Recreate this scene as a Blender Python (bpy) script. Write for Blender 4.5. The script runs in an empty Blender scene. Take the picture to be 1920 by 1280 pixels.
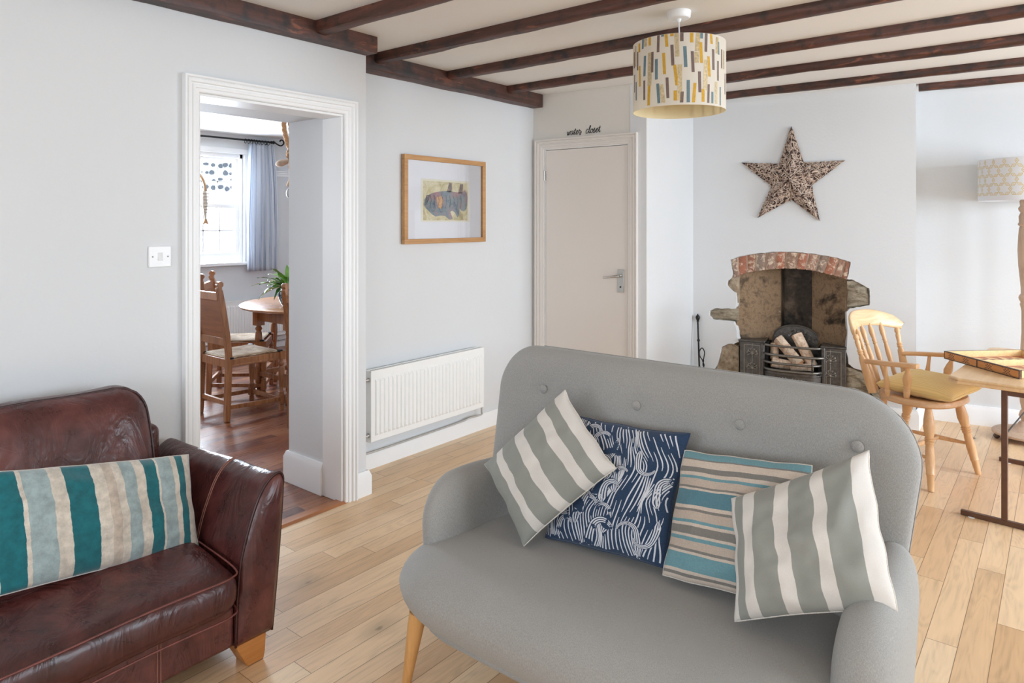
import bpy, math, random
from mathutils import Vector, Matrix, noise
from mathutils.geometry import tessellate_polygon
C = bpy.context.scene.collection
PI = math.pi
rnd = random.Random(7)
V = Vector

# ---------------------------------------------------------------- mesh builder
class MB:
    def __init__(s):
        s.v = []; s.f = []; s.m = []; s.uv = {}
        s.x = Matrix.Identity(4); s.cm = 0
    def add(s, vs, fs, m=None, uv=None):
        b = len(s.v)
        s.v += [s.x @ V(p) for p in vs]
        for f in fs:
            s.f.append([i + b for i in f]); s.m.append(s.cm if m is None else m)
        if uv:
            for i, t in enumerate(uv): s.uv[b + i] = t
    def box(s, x0, x1, y0, y1, z0, z1, m=None):
        vs = [(x, y, z) for x in (x0, x1) for y in (y0, y1) for z in (z0, z1)]
        s.add(vs, [(0, 1, 3, 2), (4, 6, 7, 5), (0, 4, 5, 1), (2, 3, 7, 6), (0, 2, 6, 4), (1, 5, 7, 3)], m)
    def bar(s, a, b, w, h, up=(0, 0, 1), m=None, w2=None, h2=None):
        a, b = V(a), V(b); d = (b - a).normalized(); u = V(up)
        sd = d.cross(u).normalized(); u = sd.cross(d)
        w2 = w if w2 is None else w2; h2 = h if h2 is None else h2
        vs = [p + sd * i * ww / 2 + u * j * hh / 2 for p, ww, hh in ((a, w, h), (b, w2, h2)) for i, j in ((-1, -1), (1, -1), (1, 1), (-1, 1))]
        s.add(vs, [(0, 3, 2, 1), (4, 5, 6, 7), (0, 1, 5, 4), (1, 2, 6, 5), (2, 3, 7, 6), (3, 0, 4, 7)], m)
    def grid(s, fn, nu, nv, cu=False, cv=False, m=None, uv=False):
        vs = []; uvs = []
        for j in range(nv + (0 if cv else 1)):
            for i in range(nu + (0 if cu else 1)):
                vs.append(fn(i / nu, j / nv)); uvs.append((i / nu, j / nv))
        W = nu + (0 if cu else 1); Hh = nv + (0 if cv else 1)
        fs = [(j * W + i, j * W + (i + 1) % W, ((j + 1) % Hh) * W + (i + 1) % W, ((j + 1) % Hh) * W + i) for j in range(nv) for i in range(nu)]
        s.add(vs, fs, m, uvs if uv else None)
    def lathe(s, prof, c=(0, 0, 0), seg=24, m=None, axis=None, caps=True):
        # prof: list of (radius, height)
        q = Matrix.Identity(3)
        if axis is not None: q = V((0, 0, 1)).rotation_difference(V(axis)).to_matrix()
        vs = []
        for r, z in prof:
            for k in range(seg):
                a = 2 * PI * k / seg
                vs.append(V(c) + q @ V((r * math.cos(a), r * math.sin(a), z)))
        fs = [(j * seg + k, j * seg + (k + 1) % seg, (j + 1) * seg + (k + 1) % seg, (j + 1) * seg + k) for j in range(len(prof) - 1) for k in range(seg)]
        if caps:
            fs.append(tuple(range(seg))[::-1]); fs.append(tuple((len(prof) - 1) * seg + k for k in range(seg)))
        s.add(vs, fs, m)
    def turned(s, a, b, prof, seg=14, m=None, flat=1.0, side=None):
        """turned spindle between a and b; prof = (t, radius)"""
        a, b = V(a), V(b); d = b - a; L = d.length; dn = d / L
        q = V((0, 0, 1)).rotation_difference(dn).to_matrix()
        if side is not None:
            e1 = V(side); e1 = (e1 - dn * e1.dot(dn)).normalized(); e2 = dn.cross(e1)
        else: e1 = q @ V((1, 0, 0)); e2 = q @ V((0, 1, 0))
        vs = []
        for t, r in prof:
            for k in range(seg):
                an = 2 * PI * k / seg
                vs.append(a + d * t + e1 * r * math.cos(an) * flat + e2 * r * math.sin(an))
        n = len(prof)
        fs = [(j * seg + k, j * seg + (k + 1) % seg, (j + 1) * seg + (k + 1) % seg, (j + 1) * seg + k) for j in range(n - 1) for k in range(seg)]
        fs.append(tuple(range(seg))[::-1]); fs.append(tuple((n - 1) * seg + k for k in range(seg)))
        s.add(vs, fs, m)
    def tube(s, pts, r, seg=8, m=None, closed=False):
        pts = [V(p) for p in pts]; n = len(pts)
        rs = r if isinstance(r, (list, tuple)) else [r] * n
        vs = []; up = None
        for i, p in enumerate(pts):
            if closed: t = pts[(i + 1) % n] - pts[i - 1]
            else: t = pts[min(i + 1, n - 1)] - pts[max(i - 1, 0)]
            t.normalize()
            if up is None:
                up = V((0, 0, 1)) if abs(t.z) < .9 else V((1, 0, 0))
            sd = t.cross(up).normalized(); up = sd.cross(t).normalized()
            for k in range(seg):
                a = 2 * PI * k / seg
                vs.append(p + (sd * math.cos(a) + up * math.sin(a)) * rs[i])
        N = n if closed else n - 1
        fs = [(j * seg + k, j * seg + (k + 1) % seg, ((j + 1) % n) * seg + (k + 1) % seg, ((j + 1) % n) * seg + k) for j in range(N) for k in range(seg)]
        if not closed:
            fs.append(tuple(range(seg))[::-1]); fs.append(tuple((n - 1) * seg + k for k in range(seg)))
        s.add(vs, fs, m)
    def sphere(s, c, r, seg=12, m=None, sc=(1, 1, 1)):
        n = max(4, seg // 2)
        s.add([V(c) + V((math.cos(2 * PI * k / seg) * math.sin(PI * (j + .001) / (n + .002)) * r * sc[0], math.sin(2 * PI * k / seg) * math.sin(PI * (j + .001) / (n + .002)) * r * sc[1], -math.cos(PI * j / n) * r * sc[2])) for j in range(n + 1) for k in range(seg)],
              [(j * seg + k, j * seg + (k + 1) % seg, (j + 1) * seg + (k + 1) % seg, (j + 1) * seg + k) for j in range(n) for k in range(seg)], m)
    def prism(s, poly, fn, d0, d1, m=None, sides=True):
        """extrude 2D polygon; fn(a,b,d)->point"""
        n = len(poly)
        tri = tessellate_polygon([[V((p[0], p[1], 0)) for p in poly]])
        vs = [fn(p[0], p[1], d0) for p in poly] + [fn(p[0], p[1], d1) for p in poly]
        fs = [tuple(t) for t in tri] + [tuple(i + n for i in t[::-1]) for t in tri]
        if sides: fs += [(i, (i + 1) % n, (i + 1) % n + n, i + n) for i in range(n)]
        s.add(vs, fs, m)
    def build(s, name, mat, parent=None, smooth=None, bevel=0, seg=2, sub=0, recalc=True):
        me = bpy.data.meshes.new(name)
        me.from_pydata([tuple(p) for p in s.v], [], s.f)
        mats = mat if isinstance(mat, (list, tuple)) else [mat]
        for mm in mats: me.materials.append(mm)
        if len(mats) > 1: me.polygons.foreach_set('material_index', s.m)
        if s.uv:
            ul = me.uv_layers.new(name='UVMap')
            for lp in me.loops:
                ul.data[lp.index].uv = s.uv.get(lp.vertex_index, (0, 0))
        me.validate(); me.update()
        if recalc:
            import bmesh
            bm = bmesh.new(); bm.from_mesh(me)
            bmesh.ops.recalc_face_normals(bm, faces=bm.faces)
            bm.to_mesh(me); bm.free()
        if smooth is not None:
            me.polygons.foreach_set('use_smooth', [True] * len(me.polygons))
            if smooth < 179: me.set_sharp_from_angle(angle=math.radians(smooth))
        o = bpy.data.objects.new(name, me); C.objects.link(o)
        if parent: o.parent = parent
        if bevel:
            b = o.modifiers.new('bevel', 'BEVEL'); b.width = bevel; b.segments = seg; b.limit_method = 'ANGLE'; b.angle_limit = math.radians(40)
            b.harden_normals = False
            me.polygons.foreach_set('use_smooth', [True] * len(me.polygons))
            me.set_sharp_from_angle(angle=math.radians(50))
        if sub:
            b = o.modifiers.new('sub', 'SUBSURF'); b.levels = sub; b.render_levels = sub
        return o

def tag(o, label=None, cat=None, group=None, kind=None):
    if label: o['label'] = label
    if cat: o['category'] = cat
    if group: o['group'] = group
    if kind: o['kind'] = kind
    return o
def thing(name, label, cat, loc=(0, 0, 0), rz=0, group=None):
    o = bpy.data.objects.new(name, None); C.objects.link(o)
    o.empty_display_size = .1
    o.location = loc; o.rotation_euler = (0, 0, rz)
    return tag(o, label, cat, group)
def struct(o): o['kind'] = 'structure'; return o
def copy_tree(o, parent=None):
    c = o.copy(); C.objects.link(c)
    if parent: c.parent = parent
    for ch in list(o.children): copy_tree(ch, c)
    return c
def frame(loc, deg): return Matrix.Translation(V(loc)) @ Matrix.Rotation(math.radians(deg), 4, 'Z')

# ---------------------------------------------------------------- node helper
class NT:
    def __init__(s, name):
        s.mat = bpy.data.materials.new(name); s.mat.use_nodes = True
        s.t = s.mat.node_tree; s.b = s.t.nodes['Principled BSDF']
    def n(s, typ, **kw):
        nd = s.t.nodes.new('ShaderNode' + typ)
        for k, v in kw.items(): setattr(nd, k, v)
        return nd
    def l(s, a, b): s.t.links.new(a, b)
    def put(s, sock, v):
        if isinstance(v, (int, float)): sock.default_value = v
        elif isinstance(v, (tuple, list)):
            sock.default_value = tuple(v) + ((1,) if len(v) == 3 and len(sock.default_value) == 4 else ())
        else: s.l(v, sock)
    def m(s, op, a, b=0, c=None):
        nd = s.n('Math', operation=op); s.put(nd.inputs[0], a); s.put(nd.inputs[1], b)
        if c is not None: s.put(nd.inputs[2], c)
        return nd.outputs[0]
    def co(s, kind='Object'): return s.n('TexCoord').outputs[kind]
    def sep(s, v):
        nd = s.n('SeparateXYZ'); s.l(v, nd.inputs[0]); return nd.outputs
    def comb(s, x, y, z=0):
        nd = s.n('CombineXYZ'); s.put(nd.inputs[0], x); s.put(nd.inputs[1], y); s.put(nd.inputs[2], z); return nd.outputs[0]
    def mp(s, v, sc=(1, 1, 1), rot=(0, 0, 0), loc=(0, 0, 0)):
        nd = s.n('Mapping'); s.l(v, nd.inputs[0]); nd.inputs['Scale'].default_value = sc; nd.inputs['Rotation'].default_value = rot; nd.inputs['Location'].default_value = loc
        return nd.outputs[0]
    def noise(s, v, scale, detail=3, rough=.5, dist=0, out=0):
        nd = s.n('TexNoise'); s.l(v, nd.inputs['Vector']); nd.inputs['Scale'].default_value = scale
        nd.inputs['Detail'].default_value = detail; nd.inputs['Roughness'].default_value = rough; nd.inputs['Distortion'].default_value = dist
        return nd.outputs[out]
    def vor(s, v, scale, feat='F1', out='Distance', rand=1):
        nd = s.n('TexVoronoi', feature=feat); s.l(v, nd.inputs['Vector']); nd.inputs['Scale'].default_value = scale
        nd.inputs['Randomness'].default_value = rand
        return nd.outputs[out]
    def white(s, v):
        nd = s.n('TexWhiteNoise', noise_dimensions='3D'); s.l(v, nd.inputs['Vector']); return nd.outputs
    def ramp(s, f, stops, interp='LINEAR'):
        nd = s.n('ValToRGB'); s.put(nd.inputs[0], f); cr = nd.color_ramp; cr.interpolation = interp
        e = cr.elements
        while len(e) < len(stops): e.new(0.5)
        for i, (p, c) in enumerate(stops):
            e[i].position = p; e[i].color = (c, c, c, 1) if isinstance(c, (int, float)) else tuple(c) + (1,)
        return nd.outputs[0]
    def mix(s, f, a, b, typ='MIX'):
        nd = s.n('Mix', data_type='RGBA', blend_type=typ)
        s.put(nd.inputs[0], f); s.put(nd.inputs[6], a); s.put(nd.inputs[7], b); return nd.outputs[2]
    def bump(s, h, strength=.3, dist=.01, prev=None):
        nd = s.n('Bump'); s.l(h, nd.inputs['Height']); nd.inputs['Strength'].default_value = strength; nd.inputs['Distance'].default_value = dist
        if prev is not None: s.l(prev, nd.inputs['Normal'])
        s.l(nd.outputs[0], s.b.inputs['Normal']); return nd.outputs[0]
    def set(s, color=None, rough=None, metal=None, spec=None, sheen=None, coat=None):
        if color is not None: s.put(s.b.inputs['Base Color'], color)
        if rough is not None: s.put(s.b.inputs['Roughness'], rough)
        if metal is not None: s.b.inputs['Metallic'].default_value = metal
        if spec is not None: s.b.inputs['Specular IOR Level'].default_value = spec
        if sheen is not None: s.b.inputs['Sheen Weight'].default_value = sheen
        if coat is not None: s.b.inputs['Coat Weight'].default_value = coat; s.b.inputs['Coat Roughness'].default_value = .15
        return s.mat

def lin(r, g, b):   # sRGB 0-255 -> linear
    return tuple(((c / 255 + .055) / 1.055) ** 2.4 if c > 10 else c / 255 / 12.92 for c in (r, g, b))

def plain(name, col, rough=.5, metal=0, vary=.06, scale=30, bump=0, bscale=60, spec=.5, sheen=0, coat=0):
    t = NT(name); co = t.co()
    nz = t.noise(co, scale, 3)
    dark = tuple(c * (1 - vary) for c in col); lite = tuple(min(1, c * (1 + vary)) for c in col)
    t.set(t.ramp(nz, [(.3, dark), (.7, lite)]), rough, metal, spec, sheen, coat)
    if bump: t.bump(t.noise(co, bscale, 4), bump, .004)
    return t.mat

def paint(name, col, rough=.6, b=.15):
    t = NT(name); co = t.co()
    n1 = t.noise(co, 2.2, 3)
    t.set(t.ramp(n1, [(.3, tuple(c * .985 for c in col)), (.7, col)]), rough, spec=.25)
    t.bump(t.noise(co, 55, 4, .6), b, .004)
    return t.mat

def planks(name, w, L, cols, rough, seamc, knots=True, grain=.5, seam=.0011):
    t = NT(name); x, y, z = t.sep(t.co())
    u = t.m('DIVIDE', x, w); row = t.m('FLOOR', u); fx = t.m('FRACT', u)
    r1 = t.white(t.comb(row, 3.3, 1.7))[0]; r2 = t.white(t.comb(row, 9.1, 5.2))[0]
    ll = t.m('MULTIPLY', t.m('MULTIPLY_ADD', r2, .8, .6), L)
    yy = t.m('ADD', t.m('DIVIDE', y, ll), t.m('MULTIPLY', r1, 13.7))
    idn = t.m('FLOOR', yy); fy = t.m('FRACT', yy)
    wn = t.white(t.comb(row, idn, .5)); rc = wn[0]
    base = t.ramp(rc, [(i / (len(cols) - 1), c) for i, c in enumerate(cols)])
    gv = t.comb(t.m('MULTIPLY', x, 1.0), t.m('MULTIPLY', y, .085), t.m('MULTIPLY', rc, 31))
    g1 = t.noise(gv, 26, 5, .6, 1.2)
    gv2 = t.comb(x, t.m('MULTIPLY', y, .03), t.m('MULTIPLY', rc, 17))
    g2 = t.noise(gv2, 140, 4, .6)
    gr = t.m('ADD', t.m('MULTIPLY', g1, .65), t.m('MULTIPLY', g2, .35))
    g3 = t.noise(t.comb(x, t.m('MULTIPLY', y, .16), t.m('MULTIPLY', rc, 57)), 9, 2, .4, .4)
    cath = t.m('MULTIPLY_ADD', t.m('SINE', t.m('MULTIPLY', g3, 95)), .5, .5)
    gr = t.m('ADD', t.m('MULTIPLY', gr, .82), t.m('MULTIPLY', cath, .09))
    shade = t.ramp(gr, [(.28, 1 - grain), (.45, 1 - grain * .25), (.62, 1.0)])
    col = t.mix(1.0, base, shade, 'MULTIPLY')
    if knots:
        kv = t.comb(t.m('MULTIPLY', x, 1.0), t.m('MULTIPLY', y, .55), 0)
        kd = t.m('ADD', t.vor(kv, 4.2), t.m('MULTIPLY', t.noise(kv, 40, 2), .05))
        kc = t.sep(t.vor(kv, 4.2, out='Color'))[0]
        on = t.m('LESS_THAN', kc, .5)
        core = t.m('MULTIPLY', t.ramp(kd, [(.06, 1.0), (.10, 0.0)]), on)
        halo = t.m('MULTIPLY', t.ramp(kd, [(.06, .6), (.28, 0.0)]), on)
        col = t.mix(halo, col, tuple(c * .45 for c in cols[1]))
        col = t.mix(core, col, lin(52, 40, 32))
    ex = t.m('MULTIPLY', t.m('MINIMUM', fx, t.m('SUBTRACT', 1, fx)), w)
    ey = t.m('MULTIPLY', t.m('MINIMUM', fy, t.m('SUBTRACT', 1, fy)), ll)
    sm = t.m('LESS_THAN', t.m('MINIMUM', ex, ey), seam)
    col = t.mix(t.m('MULTIPLY', sm, .85), col, seamc)
    t.set(col, t.m('MULTIPLY_ADD', g2, .18, rough), spec=.5)
    t.bump(t.m('SUBTRACT', t.m('MULTIPLY', gr, .25), sm), .25, .0015)
    return t.mat

def wood(name, c0, c1, axis='Z', rough=.4, scale=1.0, contrast=1.0, coat=0, dark=None):
    t = NT(name); co = t.co()
    st = {'X': (.08, 1, 1), 'Y': (1, .08, 1), 'Z': (1, 1, .08)}[axis]
    rv = t.n('ObjectInfo').outputs['Random']
    v = t.n('VectorMath', operation='ADD'); t.l(co, v.inputs[0]); t.l(t.comb(rv, t.m('MULTIPLY', rv, 3), 0), v.inputs[1])
    g = t.noise(t.mp(v.outputs[0], st), 45 * scale, 5, .6, .8)
    g2 = t.noise(t.mp(v.outputs[0], tuple(a * .6 for a in st)), 9 * scale, 3, .5)
    f = t.m('ADD', t.m('MULTIPLY', g, .6), t.m('MULTIPLY', g2, .4))
    col = t.ramp(f, [(.5 - .2 / contrast, c0), (.5 + .15 / contrast, c1)])
    if dark is not None:
        col = t.mix(t.ramp(t.noise(t.mp(v.outputs[0], tuple(a ** .6 for a in st)), 26 * scale, 4, .65, .5), [(.58, 0.0), (.70, .75)]), col, lin(150, 92, 66))
        col = t.mix(t.ramp(t.noise(co, 12 * scale, 4, .6), [(.5, 0.0), (.68, 1.0)]), col, dark)
    t.set(col, rough, coat=coat)
    t.bump(g, .12, .002)
    return t.mat

def stripes(name, stops, axis=0, rough=.9, weave=1200, sheen=.15, extra=None, bump=.2, wobble=.004):
    """stops: list of (start, colour) along one UV axis"""
    t = NT(name); uv = t.sep(t.co('UV')); o = t.co()
    wob = t.m('MULTIPLY', t.m('SUBTRACT', t.noise(o, 60, 3), .5), wobble)
    f = t.m('ADD', uv[axis], wob)
    col = t.ramp(f, stops, 'CONSTANT')
    nz = t.noise(o, weave, 2, .6)
    col = t.mix(.35, col, t.ramp(nz, [(.3, .55), (.7, 1.0)]), 'MULTIPLY')
    if extra: col = extra(t, col, uv, o)
    t.set(col, rough, spec=.2, sheen=sheen)
    t.bump(nz, bump, .002)
    return t.mat

def square_round(s_, t_, hw, hh, R):
    """map square point to a rounded rectangle; R = radii (tr, tl, bl, br)"""
    r = max(abs(s_), abs(t_))
    if r < 1e-6: return 0., 0.
    X, Y = s_ / r * hw, t_ / r * hh
    k = 0 if (X >= 0 and Y >= 0) else 1 if (X < 0 and Y >= 0) else 2 if X < 0 else 3
    q = R[k]; ax, ay = abs(X), abs(Y); ix, iy = hw - q, hh - q
    if ax > ix and ay > iy:
        # position along the two legs of the square corner -> arc angle
        if ay >= hh - 1e-9 and ax < hw - 1e-9: a = PI / 2 - (ax - ix) / q * PI / 4
        else: a = (ay - iy) / q * PI / 4
        ax = ix + q * math.cos(a); ay = iy + q * math.sin(a)
    return math.copysign(ax, X) * r, math.copysign(ay, Y) * r

def slab(mb, hw, hh, T, R, fn, n=28, p=6, q=2, extra=None, uv=False):
    """pillow-like slab: outline rounded rect in (a,b); thickness +-T in c. fn(a,b,c)->point"""
    for side in (1, -1):
        def g(i, j, side=side):
            s_, t_ = i * 2 - 1, j * 2 - 1
            # denser rows near the rim
            s_ = math.sin(s_ * PI / 2); t_ = math.sin(t_ * PI / 2)
            a, b = square_round(s_, t_, hw, hh, R)
            r = max(abs(s_), abs(t_))
            c = T * max(0., 1 - r ** p) ** (1. / q)
            if extra: c = extra(a, b, c, side)
            return fn(a, b, c * side)
        mb.grid(g, n, n, uv=uv)
def weld(o, d=.0005):
    import bmesh
    bm = bmesh.new(); bm.from_mesh(o.data); bmesh.ops.remove_doubles(bm, verts=bm.verts, dist=d); bmesh.ops.recalc_face_normals(bm, faces=bm.faces)
    bm.to_mesh(o.data); bm.free(); return o

# ---------------------------------------------------------------- materials
M = {}
M['wall'] = paint('wall_paint', lin(218, 219, 220), .65, .22)
M['ceil'] = paint('ceiling_paint', lin(232, 230, 227), .7, .1)
M['closetwall'] = paint('shaded_wall_paint', lin(222, 217, 209), .65, .12)  # wall paint copy with the closet wall's brownish shading in its colour
M['trim'] = paint('white_gloss_trim', lin(240, 240, 240), .32, .03)
M['trim2'] = paint('closet_trim_paint', lin(226, 220, 214), .4, .03)
M['door'] = paint('door_paint', lin(228, 220, 213), .4, .03)
M['oak'] = planks('oak_floor', .0925, 1.0, [lin(214, 174, 131), lin(232, 196, 154), lin(240, 207, 166), lin(222, 182, 139), lin(246, 219, 182)], .25, lin(110, 80, 56), grain=.28)
M['merbau'] = planks('dark_hardwood_floor', .068, .5, [lin(92, 48, 34), lin(122, 68, 48), lin(150, 92, 62), lin(108, 58, 42), lin(168, 112, 76), lin(116, 62, 44)], .2, lin(60, 30, 20), knots=False, grain=.4, seam=.0006)
M['beam'] = wood('dark_beam_wood', lin(38, 24, 20), lin(98, 60, 48), 'Y', .5, 1, 1.0, dark=lin(40, 34, 32))
M['beamx'] = wood('dark_joist_wood', lin(38, 24, 20), lin(98, 60, 48), 'X', .5, 1, 1.0, dark=lin(40, 34, 32))
M['black'] = plain('black_iron', lin(38, 38, 38), .42, .6, .2, 60, .3, 90)
M['castiron'] = plain('cast_iron', lin(98, 95, 92), .36, .7, .25, 40, .35, 70)
M['ironrelief'] = plain('highlit_iron_relief', lin(146, 142, 135), .38, .75, .15)  # lighter cast iron; highlights on the raised ornament put into the colour
M['ironbar'] = plain('pale_iron_bar', lin(128, 124, 118), .35, .75, .15)  # paler than the grate panels; bars and scroll relief
M['chrome'] = plain('satin_chrome', lin(200, 198, 195), .25, 1, .03)
M['plastic'] = plain('white_plastic', lin(240, 240, 241), .35, 0, .01)
M['radw'] = plain('radiator_enamel', lin(240, 240, 238), .3, 0, .01)
M['cord'] = plain('white_cord', lin(225, 225, 225), .5)
M['frameoak'] = wood('picture_frame_oak', lin(168, 120, 72), lin(205, 158, 106), 'Y', .45, 1.3)
M['paper'] = plain('mount_board', lin(236, 236, 242), .8, 0, .01)
M['pine'] = wood('pale_pine', lin(198, 150, 104), lin(228, 188, 142), 'Z', .4, .8, coat=.15)
M['pinecrest'] = wood('pale_crest_pine', lin(212, 172, 124), lin(240, 210, 168), 'X', .4, .8, coat=.15)
M['legoak'] = wood('sofa_leg_oak', lin(186, 132, 76), lin(216, 166, 106), 'Z', .4, 1)
M['legbrown'] = wood('orange_block_wood', lin(168, 104, 48), lin(204, 140, 78), 'Y', .35, 1)
M['ply'] = wood('plywood_top', lin(208, 168, 122), lin(228, 194, 150), 'Y', .35, .7)
M['bronze'] = plain('brown_metal_leg', lin(104, 76, 62), .4, .4, .1)
M['dining'] = wood('old_oak_dining', lin(106, 63, 36), lin(180, 122, 78), 'Z', .35, 1.2, coat=.2)
M['diningtop'] = wood('old_oak_table_top', lin(142, 92, 60), lin(196, 144, 104), 'X', .25, .8, coat=.4)
M['lampwood'] = wood('limed_wood', lin(168, 138, 116), lin(206, 178, 154), 'Z', .5, 1)

def leather():
    t = NT('burgundy_leather'); co = t.co()
    big = t.noise(co, 3.2, 4, .6); mid = t.noise(co, 14, 4, .6, .6)
    col = t.ramp(t.m('ADD', t.m('MULTIPLY', big, .6), t.m('MULTIPLY', mid, .4)), [(.3, lin(46, 22, 22)), (.5, lin(80, 40, 38)), (.68, lin(112, 62, 56))])
    cr = t.ramp(t.vor(t.mp(co, (1, 1, 1.6)), 17, 'DISTANCE_TO_EDGE'), [(.0, 1.0), (.012, 0.0)])
    cr = t.m('MULTIPLY', cr, t.ramp(t.noise(co, 6, 2), [(.5, 0.0), (.62, .35)]))
    col = t.mix(cr, col, lin(150, 96, 84))
    t.set(col, t.m('MULTIPLY_ADD', mid, .28, .17), spec=.5, coat=.12)
    b = t.bump(t.vor(co, 420), .12, .0008)
    w = t.noise(t.mp(co, (1, 1, .35), (.5, .2, .4)), 9, 4, .55, 1.0)
    b2 = t.bump(w, .45, .03, b)
    return t.mat
M['leather'] = leather()
M['piping'] = plain('dark_leather_piping', lin(54, 24, 22), .35, 0, .2)
M['stitch'] = plain('tan_thread', lin(150, 104, 90), .8)

def heather(name, c0, c1, c2, sc=1100):
    t = NT(name); co = t.co()
    a = t.noise(co, sc, 3, .7); b = t.noise(t.mp(co, (1, 1, .25)), sc * .6, 2, .6); big = t.noise(co, 3, 3)
    f = t.m('ADD', t.m('MULTIPLY', a, .5), t.m('MULTIPLY', b, .5))
    col = t.ramp(f, [(.34, c0), (.5, c1), (.66, c2)])
    col = t.mix(.5, col, t.ramp(big, [(.35, .9), (.65, 1.0)]), 'MULTIPLY')
    t.set(col, .92, spec=.15, sheen=.2)
    t.bump(a, .35, .0015)
    return t.mat
M['greywool'] = heather('grey_wool', lin(140, 138, 135), lin(158, 156, 152), lin(176, 174, 171))
M['greybtn'] = heather('grey_button_wool', lin(142, 139, 136), lin(160, 157, 153), lin(178, 175, 171))

G_, W_ = lin(150, 151, 144), lin(220, 214, 207)
def zigzag_none(t, c, uv, o): return c
M['greystripe1'] = stripes('grey_cream_stripe', [(0, G_), (.17, W_), (.255, G_), (.42, W_), (.525, G_), (.69, W_), (.79, G_), (.90, W_)], 0)
M['greystripe2'] = stripes('cream_grey_wide_stripe', [(0, W_), (.045, G_), (.12, W_), (.21, G_), (.36, W_), (.455, G_), (.62, W_), (.70, G_), (.89, W_)], 0)
T1, T2, TB, TG, TL = lin(112, 152, 160), lin(92, 130, 142), lin(190, 174, 160), lin(130, 126, 120), lin(205, 190, 176)
M['tealstripe'] = stripes('teal_taupe_stripe', [(0, TL), (.035, TG), (.055, TL), (.08, T1), (.20, TL), (.22, TG), (.24, TB), (.30, T1), (.325, TL), (.345, TG), (.41, TL), (.43, T1), (.455, TB), (.52, TG), (.54, TL), (.57, T2), (.685, TL), (.70, TG), (.715, TB), (.775, T1), (.80, TL), (.83, TG), (.875, TL), (.93, TG), (.945, T1)], 1, weave=260)
VT, VC, VG, VB = lin(18, 104, 112), lin(214, 203, 188), lin(160, 176, 176), lin(198, 182, 166)
def velvet(t, col, uv, o):
    n = t.noise(o, 38, 4, .65)
    return t.mix(.55, col, t.ramp(n, [(.35, .55), (.65, 1.15)]), 'MULTIPLY')
M['velvet'] = stripes('teal_velvet_stripe', [(0, VC), (.02, VT), (.13, VC), (.15, VG), (.265, VC), (.33, VT), (.455, VC), (.515, VB), (.56, VC), (.60, VG), (.665, VC), (.715, VT), (.782, VC), (.796, VG), (.873, VC), (.905, VT), (.948, VC), (.985, VG)], 0, rough=.7, sheen=.5, extra=velvet, wobble=.010)
def yellow_fx(t, col, uv, o):
    w = t.n('TexWave', wave_type='BANDS', bands_direction='X'); t.l(t.co('UV'), w.inputs['Vector']); w.inputs['Scale'].default_value = 9; w.inputs['Distortion'].default_value = .6
    return t.mix(.5, col, t.ramp(w.outputs['Fac'], [(.2, .8), (.6, 1.0)]), 'MULTIPLY')
M['yellow'] = stripes('yellow_knit', [(0, lin(254, 224, 156)), (.5, lin(254, 224, 156))], 0, sheen=.3, extra=yellow_fx, bump=.5)

def navy():
    t = NT('navy_strand_print'); uv = t.sep(t.co('UV'))
    u, v = uv[0], uv[1]
    # big swirls bend bundles of fine hand drawn strands
    def field(sx, sy, off): return t.m('SUBTRACT', t.noise(t.comb(t.m('MULTIPLY', u, sx), t.m('MULTIPLY', v, sy), off), 1.0, 0), .5)
    a = field(6.0, 3.6, 1.5); b = field(11, 4.5, 8.2); c = field(3.2, 2.2, 4.4)
    bend = t.m('ADD', t.m('MULTIPLY', a, .26), t.m('ADD', t.m('MULTIPLY', b, .10), t.m('MULTIPLY', c, .16)))
    s_ = t.m('ADD', u, bend)
    jit = t.m('MULTIPLY', t.noise(t.comb(t.m('MULTIPLY', s_, 30), t.m('MULTIPLY', v, 3), 2), 1.0, 1), 5.5)
    sn = t.m('SINE', t.m('ADD', t.m('MULTIPLY', s_, 250), jit))
    wd = t.noise(t.comb(t.m('MULTIPLY', s_, 14), t.m('MULTIPLY', v, 2.6), 6), 1.0, 1)
    ln = t.m('GREATER_THAN', sn, t.m('MULTIPLY_ADD', wd, 3.4, -1.75))
    gap = t.m('GREATER_THAN', t.noise(t.comb(t.m('MULTIPLY', s_, 13), t.m('MULTIPLY', v, 2.0), 9), 1.0, 0), .61)
    f = t.m('MULTIPLY', ln, t.m('SUBTRACT', 1, gap))
    o = t.co(); wv = t.noise(o, 900, 2, .6)
    col = t.mix(f, lin(46, 64, 88), lin(208, 210, 216))
    col = t.mix(.2, col, t.ramp(wv, [(.3, .6), (.7, 1.0)]), 'MULTIPLY')
    t.set(col, .85, spec=.2); t.bump(wv, .15, .002)
    return t.mat
def clear_glass(name, refl=.06):
    t = NT(name); tr = t.n('BsdfTransparent'); gl = t.n('BsdfGlossy'); gl.inputs['Roughness'].default_value = .02
    fr = t.n('Fresnel'); fr.inputs['IOR'].default_value = 1.35
    mx = t.n('MixShader'); t.l(t.m('MULTIPLY', fr.outputs[0], refl * 12), mx.inputs[0]); t.l(tr.outputs[0], mx.inputs[1]); t.l(gl.outputs[0], mx.inputs[2])
    t.l(mx.outputs[0], t.t.nodes['Material Output'].inputs[0]); return t.mat
M['navy'] = navy()
M['cream'] = heather('cream_cloth', lin(196, 188, 176), lin(216, 208, 198), lin(228, 222, 212), 500)

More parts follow.
